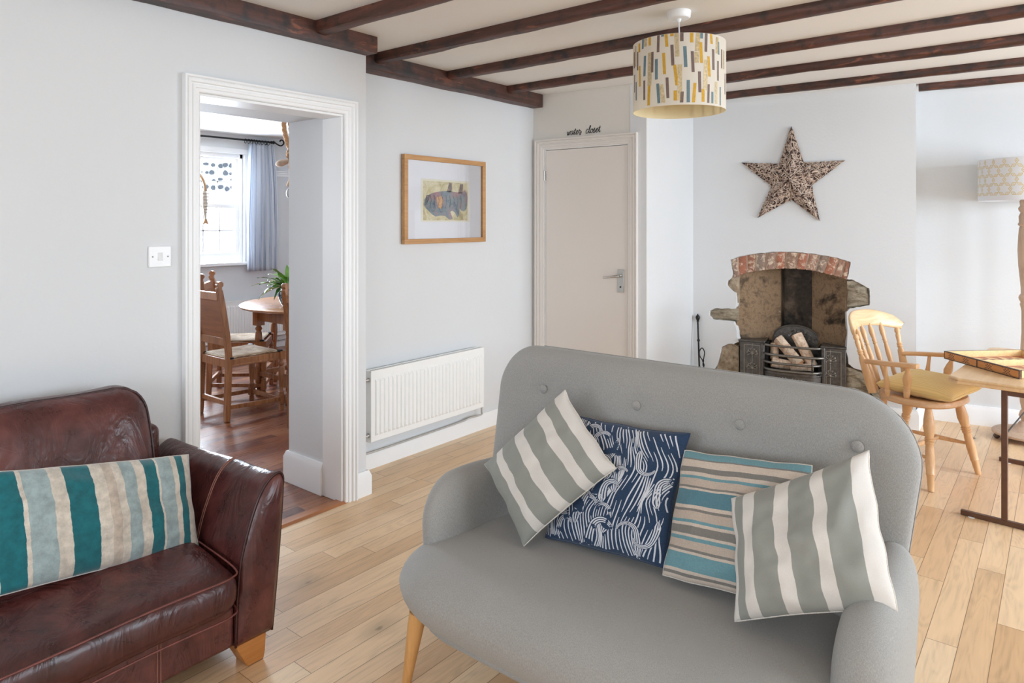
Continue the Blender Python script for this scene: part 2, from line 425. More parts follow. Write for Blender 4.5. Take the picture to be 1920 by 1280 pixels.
def stone(name, cs, sc=9, soot=0, rough=.9, bumpd=.02, flow=(1, 1, 1)):
    t = NT(name); co = t.mp(t.co(), flow)
    a = t.noise(co, sc, 6, .65, .6); b = t.noise(co, sc * 4, 5, .7)
    f = t.m('ADD', t.m('MULTIPLY', a, .65), t.m('MULTIPLY', b, .35))
    n = len(cs); col = t.ramp(f, [(.3 + .4 * i / (n - 1), c) for i, c in enumerate(cs)])
    if soot:
        s1 = t.noise(t.co(), 5.5, 4, .6, .4)
        col = t.mix(t.ramp(s1, [(.62 - soot * .25, 0.0), (.72 - soot * .2, .85)]), col, lin(34, 32, 30))
    t.set(col, rough, spec=.25); t.bump(f, .9, bumpd)
    return t.mat
M['firestone'] = stone('sooty_rendered_stone', [lin(70, 58, 48), lin(122, 100, 80), lin(150, 126, 100), lin(116, 96, 78), lin(186, 168, 142)], 11, .20)
M['flue'] = stone('blackened_flue', [lin(46, 42, 38), lin(84, 74, 64), lin(150, 130, 112)], 5, .30, .5)
M['rubble'] = stone('rough_stone', [lin(96, 80, 64), lin(146, 128, 106), lin(178, 162, 140), lin(128, 110, 90)], 11, 0)
M['slate'] = stone('layered_stone', [lin(74, 66, 56), lin(132, 120, 102), lin(176, 164, 144), lin(96, 86, 72)], 9, 0, flow=(.8, .8, 3.6))
def brick():
    t = NT('old_brick'); co = t.co(); r = t.n('NewGeometry').outputs['Random Per Island']
    base = t.ramp(r, [(0, lin(158, 112, 92)), (.25, lin(176, 116, 94)), (.5, lin(152, 122, 104)), (.7, lin(186, 130, 106)), (.85, lin(140, 132, 122)), (1, lin(166, 108, 86))])
    a = t.noise(co, 22, 6, .7)
    col = t.mix(.6, base, t.ramp(a, [(.3, .6), (.65, 1.1)]), 'MULTIPLY')
    col = t.mix(t.ramp(t.noise(co, 24, 5, .7, .5), [(.50, 0.0), (.60, .85)]), col, lin(222, 200, 178))
    t.set(col, .9, spec=.2); t.bump(a, .8, .01)
    return t.mat
M['brick'] = brick()
M['mortar'] = stone('pale_mortar', [lin(186, 164, 142), lin(214, 196, 176), lin(228, 214, 196)], 20, 0)
M['bark'] = stone('birch_bark', [lin(84, 60, 50), lin(206, 174, 148), lin(236, 216, 194), lin(222, 188, 160)], 26, 0, bumpd=.004)
M['logend'] = plain('split_log_wood', lin(212, 164, 116), .7, 0, .12, 30, .3)
# ================================================================ ROOM SHELL
CEIL = 2.375
XR, YF = 2.75, -2.6          # right wall, wall behind the camera
XD = -7.03                   # dining-room window wall
mb = MB(); mb.box(-2.855, XR + .2, YF, 6.6, -.06, 0); mb.box(-3.33, -2.855, 2.335, 6.1, -.06, 0)
struct(mb.build('floor', M['oak']))
mb = MB(); mb.box(XD - .1, -2.856, -1.2, 2.334, -.06, -.001); mb.box(XD - .1, -3.331, 2.334, 6.1, -.06, -.001)
struct(mb.build('floor_dining', M['merbau']))
mb = MB(); mb.add([(-2.905, 1.42, 0), (-2.905, 2.2, 0), (-2.895, 1.42, .009), (-2.895, 2.2, .009), (-2.845, 1.42, .009), (-2.845, 2.2, .009), (-2.83, 1.42, 0), (-2.83, 2.2, 0)],
    [(0, 1, 3, 2), (2, 3, 5, 4), (4, 5, 7, 6), (0, 2, 4, 6), (1, 7, 5, 3), (0, 6, 7, 1)])
struct(mb.build('trim_threshold', wood('threshold_wood', lin(140, 86, 54), lin(178, 118, 76), 'Y', .35)))
mb = MB(); mb.box(-3.33, XR + .2, YF - .15, 6.6, CEIL, CEIL + .12)
struct(mb.build('ceiling', M['ceil']))
mb = MB(); mb.box(XD - .25, -3.331, -1.3, 6.1, CEIL, CEIL + .12)
struct(mb.build('ceiling_dining', M['ceil']))

# left wall with the doorway (thick) and the set back picture wall
mb = MB()
mb.box(-3.33, -2.85, YF, 1.435, 0, CEIL); mb.box(-3.33, -2.85, 2.187, 2.33, 0, CEIL); mb.box(-3.33, -2.85, 1.435, 2.187, 1.968, CEIL)
mb.box(-3.33, -3.13, 2.33, 6.1, 0, CEIL)
struct(mb.build('wall_left', M['wall']))
# closet wall, its return, chimney breast, alcove
FD = frame((-3.13, 4.16, 0), 3.5)
mb = MB(); mb.x = FD
mb.box(-.05, .10, 0, .12, 0, CEIL); mb.box(.785, .92, 0, .012, 0, CEIL); mb.box(.10, .785, 0, .12, 1.965, CEIL)
struct(mb.build('wall_back_closet', M['closetwall']))
a0 = FD @ V((.92, 0, 0)); a1 = V((-2.30, 5.168, 0))
mb = MB(); dl = (a1 - a0).normalized(); nx = V((-dl.y, dl.x, 0))
mb.prism([(0, 0), (1, 0), (1, 1), (0, 1)], lambda a, b, d: a0 + (a1 + dl * .1 - a0) * a + V((0, 0, CEIL * b)) + nx * d, .0, .12)
struct(mb.build('wall_back_return', M['wall']))
FF = frame((-.79, 5.40, 0), 8.7)      # fireplace frame: x to the right (x=-u), y into the wall
hole = [(-1.42, 0), (-1.41, .12), (-1.40, .2), (-1.385, .245), (-1.345, .30), (-1.325, .37), (-1.31, .45), (-1.26, .478), (-1.213, .482), (-1.178, .50), (-1.192, .56), (-1.20, .62), (-1.215, .656),
        (-1.30, .658), (-1.38, .664), (-1.404, .69), (-1.402, .725), (-1.36, .748), (-1.28, .752), (-1.21, .755), (-1.195, .80), (-1.198, .88), (-1.236, .905), (-1.266, .935), (-1.262, .972), (-1.238, .992),
        (-1.222, 1.02), (-1.23, 1.08), (-1.241, 1.133), (-1.18, 1.158), (-1.12, 1.173), (-1.04, 1.187), (-.96, 1.196), (-.88, 1.203), (-.80, 1.204), (-.72, 1.20), (-.63, 1.191), (-.56, 1.18), (-.488, 1.167),
        (-.402, 1.139), (-.412, 1.07), (-.424, 1.017), (-.384, 1.012), (-.335, .985), (-.283, .956), (-.278, .90), (-.281, .836), (-.34, .822), (-.405, .808), (-.428, .78), (-.42, .65), (-.43, .50), (-.415, .41), (-.384, .386),
        (-.33, .372), (-.288, .356), (-.24, .30), (-.198, .235), (-.19, .12), (-.19, 0)]
random.seed(3)
def jag(poly, amt, n=3):
    out = []
    for i in range(len(poly)):
        a, b = poly[i], poly[(i + 1) % len(poly)]
        out.append(a)
        if i == len(poly) - 1: break
        for k in range(1, n):
            t = k / n; out.append((a[0] + (b[0] - a[0]) * t + random.uniform(-amt, amt), a[1] + (b[1] - a[1]) * t + random.uniform(-amt, amt)))
    return out
hole_j = jag(hole, .003)
FL, FR = -1.54, .0
outer = [(FL, 0)] + hole_j + [(FR, 0), (FR, CEIL), (FL, CEIL)]
mb = MB(); mb.x = FF
tri = tessellate_polygon([[V((p[0], p[1], 0)) for p in outer]])
mb.add([(p[0], 0, p[1]) for p in outer], [tuple(t) for t in tri])
n = len(hole_j)
# rounded plaster lip into the hole
def lip(i, d): 
    p = hole_j[i]; cx, cy = -.81, .6
    dx, dy = cx - p[0], cy - p[1]; L = math.hypot(dx, dy)
    return (p[0] + dx / L * d * .35, d, p[1] + dy / L * d * .35)
vs = [lip(i, d) for d in (0, .006, .02, .04) for i in range(n)]
mb.add(vs, [(k * n + i, k * n + i + 1, (k + 1) * n + i + 1, (k + 1) * n + i) for k in range(3) for i in range(n - 1)])
mb.box(FR - .0, FR + .001, .001, .40, 0, CEIL)
o = mb.build('wall_back_chimney', M['wall'], recalc=False)
struct(o)
FA = frame((-.83, 5.765, 0), 8.7)
mb = MB(); mb.x = FA; mb.box(-.05, 3.9, 0, .12, 0, CEIL)
struct(mb.build('wall_back_alcove', M['wall']))
# right wall and wall behind the camera, with window openings
def wall_open(name, fn, a0_, a1_, wins, mat, th=.15):
    mb = MB()
    def bx(p, q, r, t):
        if q - p > 1e-4 and t - r > 1e-4:
            v = [fn(a, d, z) for a in (p, q) for d in (0, th) for z in (r, t)]
            mb.add(v, [(0, 1, 3, 2), (4, 6, 7, 5), (0, 4, 5, 1), (2, 3, 7, 6), (0, 2, 6, 4), (1, 5, 7, 3)])
    c = a0_
    for (p, q, r, t) in sorted(wins):
        bx(c, p, 0, CEIL); bx(p, q, 0, r); bx(p, q, t, CEIL); c = q
    bx(c, a1_, 0, CEIL)
    return struct(mb.build(name, mat))
RW = [(-1.3, .5, .75, 2.15), (1.3, 3.1, .75, 2.15), (3.75, 5.45, .75, 2.15)]
FW = [(-2.3, -.4, .8, 2.15), (.4, 2.2, .8, 2.15)]
wall_open('wall_right', lambda a, d, z: (XR + d, a, z), YF, 6.4, RW, M['wall'])
wall_open('wall_front', lambda a, d, z: (a, YF - d, z), -3.33, XR, FW, M['wall'])
DW = [(2.83, 4.055, .985, 2.17), (.1, 1.5, .985, 2.17)]
wall_open('wall_dining_window', lambda a, d, z: (XD - d, a, z), -1.2, 6.1, DW, M['wall'], .2)
mb = MB(); mb.box(XD, -3.33, -1.3, -1.2, 0, CEIL); mb.box(XD, -3.33, 5.4, 5.5, 0, CEIL)
struct(mb.build('wall_dining_side', M['wall']))

# window frames (plain casements, living room)
def sash(name, fn, a0_, a1_, z0, z1, bars, fw=.05, dep=.05):
    mb = MB()
    def bx(p, q, r, t, d0=0, d1=dep):
        v = [fn(a, d, z) for a in (p, q) for d in (d0, d1) for z in (r, t)]
        mb.add(v, [(0, 1, 3, 2), (4, 6, 7, 5), (0, 4, 5, 1), (2, 3, 7, 6), (0, 2, 6, 4), (1, 5, 7, 3)])
    bx(a0_, a0_ + fw, z0, z1); bx(a1_ - fw, a1_, z0, z1); bx(a0_ + fw, a1_ - fw, z0, z0 + fw); bx(a0_ + fw, a1_ - fw, z1 - fw, z1)
    for k in range(1, bars): c = a0_ + (a1_ - a0_) * k / bars; bx(c - .02, c + .02, z0 + fw, z1 - fw, .005, dep - .005)
    return mb
k = 1
for (p, q, r, t) in RW:
    struct(sash('w', lambda a, d, z: (XR + .05 + d, a, z), p, q, r, t, 3).build('window_%d' % k, M['trim'], bevel=.003)); k += 1
for (p, q, r, t) in FW:
    struct(sash('w', lambda a, d, z: (a, YF - .05 - d, z), p, q, r, t, 3).build('window_%d' % k, M['trim'], bevel=.003)); k += 1

# dining-room sash window
glass_m = clear_glass('window_glass')
def dbox(mb, y0, y1, z0, z1, x0, x1): mb.box(x0, x1, y0, y1, z0, z1)
for wi, (p, q) in enumerate(((2.83, 4.055), (.1, 1.5))):
    mb = MB(); X = XD - .06
    dbox(mb, p, p + .035, .985, 2.17, X - .09, X + .03); dbox(mb, q - .035, q, .985, 2.17, X - .09, X + .03)
    dbox(mb, p, q, 2.12, 2.17, X - .09, X + .03)
    wf = struct(mb.build('window_%d' % k, M['trim'], bevel=.004)); k += 1
    def sashpart(name, z0, z1, xa, hb, top, bot):
        mb = MB()
        a, b = p + .035, q - .035
        dbox(mb, a, a + .04, z0, z1, xa, xa + .035); dbox(mb, b - .04, b, z0, z1, xa, xa + .035)
        dbox(mb, a + .04, b - .04, z1 - top, z1, xa, xa + .035); dbox(mb, a + .04, b - .04, z0, z0 + bot, xa, xa + .035)
        nb = 6
        for i in range(1, nb): c = a + .04 + (b - a - .08) * i / nb; dbox(mb, c - .007, c + .007, z0 + bot, z1 - top, xa + .008, xa + .027)
        for h in hb: dbox(mb, a + .04, b - .04, h - .007, h + .007, xa + .008, xa + .027)
        s = mb.build(name, M['trim'], wf)
        g = MB(); g.box(xa + .016, xa + .019, a + .03, b - .03, z0 + bot - .01, z1 - top + .01); g.build('pane', glass_m, s)
        return s
    sashpart('upper_sash', 1.575, 2.12, X - .06, [1.86], .03, .045)
    lo = sashpart('lower_sash', 1.02, 1.615, X - .02, [1.335], .04, .07)
    mb = MB(); mb.tube([(X + .018, (p + q) / 2 + .1 + .03 * math.cos(a), 1.63 + .018 * math.sin(a)) for a in [i * PI / 8 for i in range(9)]], .004)
    mb.build('sash_lock', M['chrome'], lo)
    mb = MB(); mb.box(XD - .02, XD + .045, p - .07, q + .05, .955, .988); mb.box(XD, XD + .012, q - .002, q + .06, .985, 2.20); mb.box(XD, XD + .012, p - .06, p, .985, 2.20); mb.box(XD, XD + .014, p - .06, q + .06, 2.165, 2.225)
    mb.build('window_sill', M['trim'], wf, bevel=.005)

# picture rail + baseboards
def skirt(name, pts, h, th, side=1, ledge=.006):
    """moulded skirting following floor points; side = which side thickness goes (left normal * side)"""
    mb = MB(); pts = [V((p[0], p[1], 0)) for p in pts]
    prof = [(0, 0), (th, 0), (th, h - .028), (th * .72, h - .012), (th * .5, h), (0, h)]
    ring = []
    for i, p in enumerate(pts):
        d1 = (pts[i] - pts[i - 1]).normalized() if i else (pts[1] - pts[0]).normalized()
        d2 = (pts[i + 1] - pts[i]).normalized() if i < len(pts) - 1 else d1
        n1 = V((-d1.y, d1.x, 0)) * side; n2 = V((-d2.y, d2.x, 0)) * side
        nn = (n1 + n2); nn = nn / max(.3, nn.dot(n1))
        ring.append([p + nn * a + V((0, 0, b)) for a, b in prof])
    m_ = len(prof); vs = [q for r in ring for q in r]
    fs = [(i * m_ + j, i * m_ + (j + 1) % m_, (i + 1) * m_ + (j + 1) % m_, (i + 1) * m_ + j) for i in range(len(ring) - 1) for j in range(m_)]
    fs += [tuple(range(m_)), tuple((len(ring) - 1) * m_ + j for j in range(m_))]
    mb.add(vs, fs); return struct(mb.build(name, M['trim'], smooth=25))
skirt('baseboard_left', [(-2.85, YF), (-2.85, 1.366)], .10, .018, -1)
skirt('baseboard_left_corner', [(-2.85, 2.262), (-2.85, 2.33), (-3.13, 2.33)], .125, .022, -1)
skirt('baseboard_picture', [(-3.13, 2.34), (-3.13, 4.155)], .105, .018, -1)
skirt('baseboard_jamb', [(-3.01, 2.187), (-3.33, 2.187), (-3.33, 2.6)], .165, .022, 1)
skirt('baseboard_closet', [FD @ V((0, 0, 0)), FD @ V((.025, 0, 0))], .105, .018, -1)
skirt('baseboard_return', [FD @ V((.86, 0, 0)), a0, a1, FF @ V((-1.43, 0, 0))], .105, .018, -1)
skirt('baseboard_chimney', [FF @ V((-.18, 0, 0)), FF @ V((0, 0, 0)), FA @ V((.03, 0, 0)), FA @ V((3.7, 0, 0))], .135, .02, -1)
skirt('baseboard_right', [(XR, 6.1), (XR, YF)], .12, .018, -1)
skirt('baseboard_dining', [(XD, -1.2), (XD, 5.4)], .16, .02, -1)
mb = MB(); mb.box(XD, XD + .022, 4.1, 5.4, 1.975, 1.995); mb.box(XD, XD + .035, 4.1, 5.4, 1.995, 2.008); mb.box(XD, XD + .012, 4.1, 5.4, 1.945, 1.975)
struct(mb.build('trim_picture_rail', M['trim'], bevel=.003))

# architraves
def architrave(name, fn, y0, y1, zt, prof, mat):
    mb = MB(); m_ = len(prof)
    rings = [[fn(y0 - o, 0, d) for o, d in prof], [fn(y0 - o, zt + o, d) for o, d in prof], [fn(y1 + o, zt + o, d) for o, d in prof], [fn(y1 + o, 0, d) for o, d in prof]]
    vs = [q for r in rings for q in r]
    fs = [(i * m_ + j, i * m_ + (j + 1) % m_, (i + 1) * m_ + (j + 1) % m_, (i + 1) * m_ + j) for i in range(3) for j in range(m_)]
    fs += [tuple(range(m_)), tuple(3 * m_ + j for j in range(m_))]
    mb.add(vs, fs); return struct(mb.build(name, mat, smooth=22))
prof = [(0, 0), (0, .012), (.004, .016), (.016, .016), (.019, .021), (.030, .021), (.033, .017), (.037, .017), (.041, .027), (.052, .027), (.056, .022), (.060, .032), (.068, .032), (.068, 0)]
architrave('trim_doorway', lambda a, z, d: V((-2.85 + d, a, z)), 1.435, 2.187, 1.968, prof, M['trim'])
architrave('trim_closet_door', lambda a, z, d: FD @ V((a, -d, z)), .098, .787, 1.965, [(o * 1.05, d * .85) for o, d in prof], M['trim2'])
# doorway lining boards (front part of the thick wall)
mb = MB(); mb.box(-3.01, -2.852, 2.175, 2.187, 0, 1.956); mb.box(-3.01, -2.852, 1.435, 1.447, 0, 1.956); mb.box(-3.01, -2.852, 1.435, 2.187, 1.956, 1.968)
struct(mb.build('trim_door_lining', M['trim'], bevel=.002))

# closet door
door = thing('door_1', None, None, FD @ V((.104, 0, 0)), math.radians(3.5)); struct(door)
mb = MB(); mb.box(0.002, .6755, .006, .046, .008, 1.9565); struct(mb.build('door_panel', M['door'], door, bevel=.002))
mb = MB(); mb.box(-.012, .0, .0, .05, 0, 1.972); mb.box(.6815, .692, .0, .05, 0, 1.972); mb.box(-.012, .692, .0, .05, 1.9605, 1.972); mb.build('door_lining', M['trim'], door)
mb = MB(); mb.box(.598, .646, -.002, .006, .934, 1.092, 0); 
mb.lathe([(.013, 0), (.013, .012), (.008, .014), (.008, .045)], (.622, -.002, 1.05), 16, axis=(0, -1, 0))
pl = mb.build('handle_plate', plain('brushed_aluminium', lin(196, 194, 190), .35, .9, .03), door, bevel=.002)
mb = MB(); mb.tube([(.622, -.040, 1.05), (.60, -.046, 1.047), (.57, -.047, 1.043), (.535, -.044, 1.038), (.508, -.040, 1.034)], [.0085, .009, .0085, .008, .0075], 10)
mb.build('lever_handle', M['chrome'], door, smooth=60)
mb = MB(); mb.lathe([(.006, 0), (.006, .003), (.002, .003), (.002, .0)], (.622, -.002, .972), 12, axis=(0, -1, 0)); mb.build('keyhole', M['black'], door)
for hz in (1.77, .22):
    mb = MB(); mb.box(-.006, .004, -.004, .003, hz - .036, hz + .036); mb.tube([(-.001, -.004, hz - .038), (-.001, -.004, hz + .038)], .0045, 8); mb.build('hinge', M['chrome'], door)

# black script lettering
LW = {
 'w': [[(0, .9), (.05, .35), (.18, .02), (.32, .25), (.42, .8), (.44, .35), (.55, .02), (.72, .3), (.82, .95), (.95, .8)]],
 'a': [[(.68, .8), (.45, .98), (.15, .75), (.05, .35), (.2, .02), (.45, .2), (.66, .75), (.72, .95), (.68, .4), (.78, .05), (.98, .3)]],
 't': [[(.0, .3), (.2, .8), (.38, 1.42), (.3, .9), (.25, .3), (.38, .02), (.62, .3)], [(.0, 1.02), (.6, 1.10)]],
 'e': [[(0, .3), (.25, .5), (.5, .72), (.42, .98), (.2, .85), (.12, .4), (.28, .02), (.55, .15), (.72, .45)]],
 'r': [[(0, .3), (.15, .8), (.25, 1.08), (.3, .85), (.55, .85), (.5, .5), (.48, .0), (.62, -.15), (.8, .2), (.95, .65)]],
 'c': [[(.6, .75), (.5, .98), (.25, .9), (.08, .5), (.15, .08), (.4, .0), (.7, .35)]],
 'l': [[(0, .3), (.25, .9), (.45, 1.5), (.38, 1.75), (.2, 1.5), (.15, .8), (.18, .2), (.32, .0), (.55, .3)]],
 'o': [[(.45, .95), (.15, .8), (.05, .35), (.25, .0), (.55, .15), (.65, .6), (.48, .95), (.5, .75), (.85, .8)]],
 's': [[(0, .3), (.2, .8), (.32, 1.08), (.36, .8), (.5, .45), (.45, .1), (.2, .0), (.05, .15), (.4, .05), (.75, .4)]]}
def spline(pts, n=6, closed=False):
    P = [V(p if len(p) == 3 else (p[0], p[1], 0)) for p in pts]; out = []
    N = len(P)
    for i in range(N if closed else N - 1):
        g = (lambda k: P[k % N]) if closed else (lambda k: P[max(0, min(N - 1, k))])
        p0, p1, p2, p3 = g(i - 1), g(i), g(i + 1), g(i + 2)
        for k in range(n):
            t = k / n
            out.append(.5 * ((2 * p1) + (p2 - p0) * t + (2 * p0 - 5 * p1 + 4 * p2 - p3) * t * t + (3 * p1 - p0 - 3 * p2 + p3) * t ** 3))
    if not closed: out.append(P[-1])
    return out
lt = thing('wall_lettering', 'black handwritten script reading water closet above the closet door', 'lettering', FD @ V((.295, 0, 2.056)), math.radians(3.5))
for word, xs in (('water', 0.0), ('closet', .155)):
    mb = MB(); cx = xs; Hx = .031; Wd = {'w': 1.0, 'a': .95, 't': .6, 'e': .7, 'r': .95, 'c': .74, 'l': .56, 'o': .8, 's': .7}
    for ch in word:
        for st in LW[ch]:
            pts = spline(st, 8)
            mb.tube([(cx + (p.x + p.y * .18) * .0285, -.002, p.y * Hx + (cx) * .02) for p in pts], [.0013 + .0012 * abs(math.sin(i * .5)) for i in range(len(pts))], 6)
        cx += Wd[ch] * .0285
    mb.build('word', M['black'], lt, smooth=80)

# ceiling beams ------------------------------------------------------------
def beam(pts, w, h, mat, seed, z=CEIL, end=.0, square=False):
    """rough hewn beam; pts centre-line on ceiling (x,y)"""
    random.seed(seed); mb = MB()
    a, b = V((pts[0][0], pts[0][1], 0)), V((pts[1][0], pts[1][1], 0)); d = (b - a); L = d.length; d.normalize(); sd = V((-d.y, d.x, 0))
    n = int(L / .06)
    prof = [(-.5, .0), (-.5, -.25), (-.49, -.6), (-.44, -.82), (-.34, -.96), (-.15, -1.0), (.15, -1.0), (.34, -.96), (.44, -.82), (.49, -.6), (.5, -.25), (.5, 0)]
    if square: prof = [(-.5, .0), (-.5, -.3), (-.5, -.65), (-.495, -.93), (-.47, -.99), (-.2, -1.0), (.2, -1.0), (.46, -.99), (.49, -.93), (.5, -.65), (.5, -.3), (.5, 0)]
    vs = []
    for i in range(n + 1):
        p = a + d * (L * i / n)
        for k, (s_, t_) in enumerate(prof):
            nz = noise.noise(V((i * .12, k * .55, seed * 7.1))) + .5 * noise.noise(V((i * .45, k * .9, seed * 3.3)))
            q = 1 + (.035 if square else .11) * nz
            dd = p + sd * (w * s_ * (q if t_ else 1)) + V((0, 0, z + h * t_ * (1 + (.05 if square else .13) * nz)))
            vs.append(dd)
    m_ = len(prof)
    fs = [(i * m_ + j, i * m_ + (j + 1) % m_, (i + 1) * m_ + (j + 1) % m_, (i + 1) * m_ + j) for i in range(n) for j in range(m_)]
    fs += [tuple(range(m_)), tuple(n * m_ + j for j in range(m_))]
    mb.add(vs, fs); return mb.build('ceiling_beam', mat, smooth=40)
gB = 'exposed dark beams under the white ceiling'
tag(beam([(-2.804, YF + .02), (-2.804, 2.33)], .092, .085, M['beam'], 1, square=True), 'dark timber wall plate running above the open doorway', 'beam', gB)
tag(beam([(-3.083, 2.335), (-3.083, 4.15)], .094, .097, M['beam'], 2, square=True), 'short dark timber wall plate above the framed fish picture', 'beam', gB)
BY = [(-2.757, 1.99, XR, 2.02, 'joist meeting the doorway wall plate, nearest to the viewer'), (-3.035, 2.575, XR, 2.60, 'joist starting where the two wall plates step'),
      (-3.035, 3.165, XR, 3.185, 'joist running just behind the ceiling rose of the pendant light'), (-3.035, 3.765, XR, 3.80, 'joist passing behind the top of the patterned pendant shade'),
      (-2.21, 4.335, XR, 4.40, 'second ceiling joist out from the chimney breast'), (-2.27, 4.925, XR, 5.05, 'joist hard against the top of the chimney breast'),
      (-.785, 5.48, XR, 5.86, 'short joist inside the alcove right of the chimney breast')]
for i, (xa, ya, xb, yb, lab) in enumerate(BY):
    h = [.062, .052, .05, .048, .05, .047, .046][i]
    tag(beam([(xa, ya), (xb, yb)], .07 if i < 4 else .062, h, M['beamx'], 10 + i), 'rough dark ' + lab, 'beam', gB)
mb = MB()
# ================================================================ GREY SOFA
sofa = thing('grey_sofa', 'light grey wool two seat sofa with buttoned rounded back and tapered legs', 'sofa', (-1.0, 1.75, 0))
SX, SY = -1.0, 1.75
def L_(p): return (p[0] - SX, p[1] - SY, p[2])
# seat
mb = MB()
def seatfn(a, b, c):
    # a across, b depth, c vertical
    z = .300 + c
    f = max(0, -b / .36)
    z += (-.018 * (1 - f) if c > 0 else .012 * f)
    return (a + SX - .0 - SX, (1.745 + b) - SY, z)
def seatx(a, b, c, side): return c * (1.0 + .05 * math.cos(a * 2.2)) if side > 0 else c
slab(mb, .695, .36, .118, (.06, .06, .25, .25), seatfn, 40, 7, 2.0, seatx)
weld(mb.build('seat', M['greywool'], sofa, smooth=180))
# back : profile leaning
BT = [(-.50, -.072), (-.44, -.069), (-.39, -.066)]
btn = [(-1.487, .810), (-1.106, .813), (-.759, .813), (-.436, .813)]
def backfn(a, b, c):
    # a across, b height offset, c = toward the viewer
    z = .614 + b
    lean = 2.01 + (z - .41) * .20
    wrap = -.045 * max(0, (abs(a) - .42) / .32) ** 2 * max(0., min(1, (.75 - z) / .35 + .35))
    k = 1 - .060 * max(0, (.80 - z) / .40) ** 1.0
    return (a * k + (.004 if a < 0 else -.006), lean - c * .98 + wrap - SY, z)
def backx(a, b, c, side):
    if side > 0:
        x = a - .002 + SX; z = .614 + b
        for bx_, bz in btn:
            d2 = (x - bx_) ** 2 + (z - bz) ** 2
            c -= .012 * math.exp(-d2 / .0016)
    return c
mb = MB(); slab(mb, .720, .335, .062, (.20, .15, .12, .12), backfn, 64, 9, 2.2, backx)
weld(mb.build('backrest', M['greywool'], sofa, smooth=180))
for bx_, bz in btn:
    mb = MB(); y = 2.01 + (bz - .41) * .20 - .062 + .010
    mb.sphere((bx_ - SX, y - SY, bz), .0165, 16, sc=(1, .55, 1)); mb.build('button', M['greybtn'], sofa, smooth=180)
# piping seam round the back edge
mb = MB(); pts = []
for k in range(97):
    t = k / 96 * 2 * PI
    s_, t_ = math.cos(t), math.sin(t); r = max(abs(s_), abs(t_)); s_, t_ = s_ / r, t_ / r
    a, b = square_round(s_, t_, .7205, .3355, (.20, .15, .12, .12))
    if .622 + b > .44 and a > -.60: pts.append(backfn(a, b, -.012))
i0 = max(range(len(pts)), key=lambda i: (V(pts[i]) - V(pts[i - 1])).length)
pts = pts[i0:] + pts[:i0]
mb.tube(pts, .0016, 6); mb.build('piping', M['greybtn'], sofa, smooth=180)
# arms
for sgn in (-1, 1):
    mb = MB()
    def armfn(a, b, c, sgn=sgn):
        # a along depth (+ = back), b height, c thickness
        y = 1.815 + a; z = .375 + b
        inx = (.612 if sgn < 0 else .652) - (.07 if sgn < 0 else .0) * max(0, (a + .05) / .26) ** 1.5 + .012 * (z - .4) / .2
        if sgn > 0: z += .05 * max(0, a / .22) * max(0, b / .19)
        return (sgn * (inx + c * (1 if sgn < 0 else 1.12)), y - SY, z)
    slab(mb, .25 if sgn < 0 else .22, .20 if sgn < 0 else .195, .062, (.08, .15, .05, .05), armfn, 30, 5, 2.0)
    weld(mb.build('arm', M['greywool'], sofa, smooth=180))
# base frame below seat + legs
mb = MB(); slab(mb, .62, .30, .03, (.06, .06, .18, .18), lambda a, b, c: (a, 1.76 + b - SY, .185 + c), 16, 8, 2)
weld(mb.build('base', M['greywool'], sofa, smooth=180))
for lx, ly, dx, dy in ((-.555, -.275, -.03, -.02), (.555, -.275, .03, -.02), (-.53, .25, -.03, .04), (.53, .25, .03, .04)):
    mb = MB(); mb.turned((lx, ly, .22), (lx + dx, ly + dy, 0), [(0, .027), (.2, .026), (1, .014)], 20)
    mb.build('leg', M['legoak'], sofa, smooth=40)

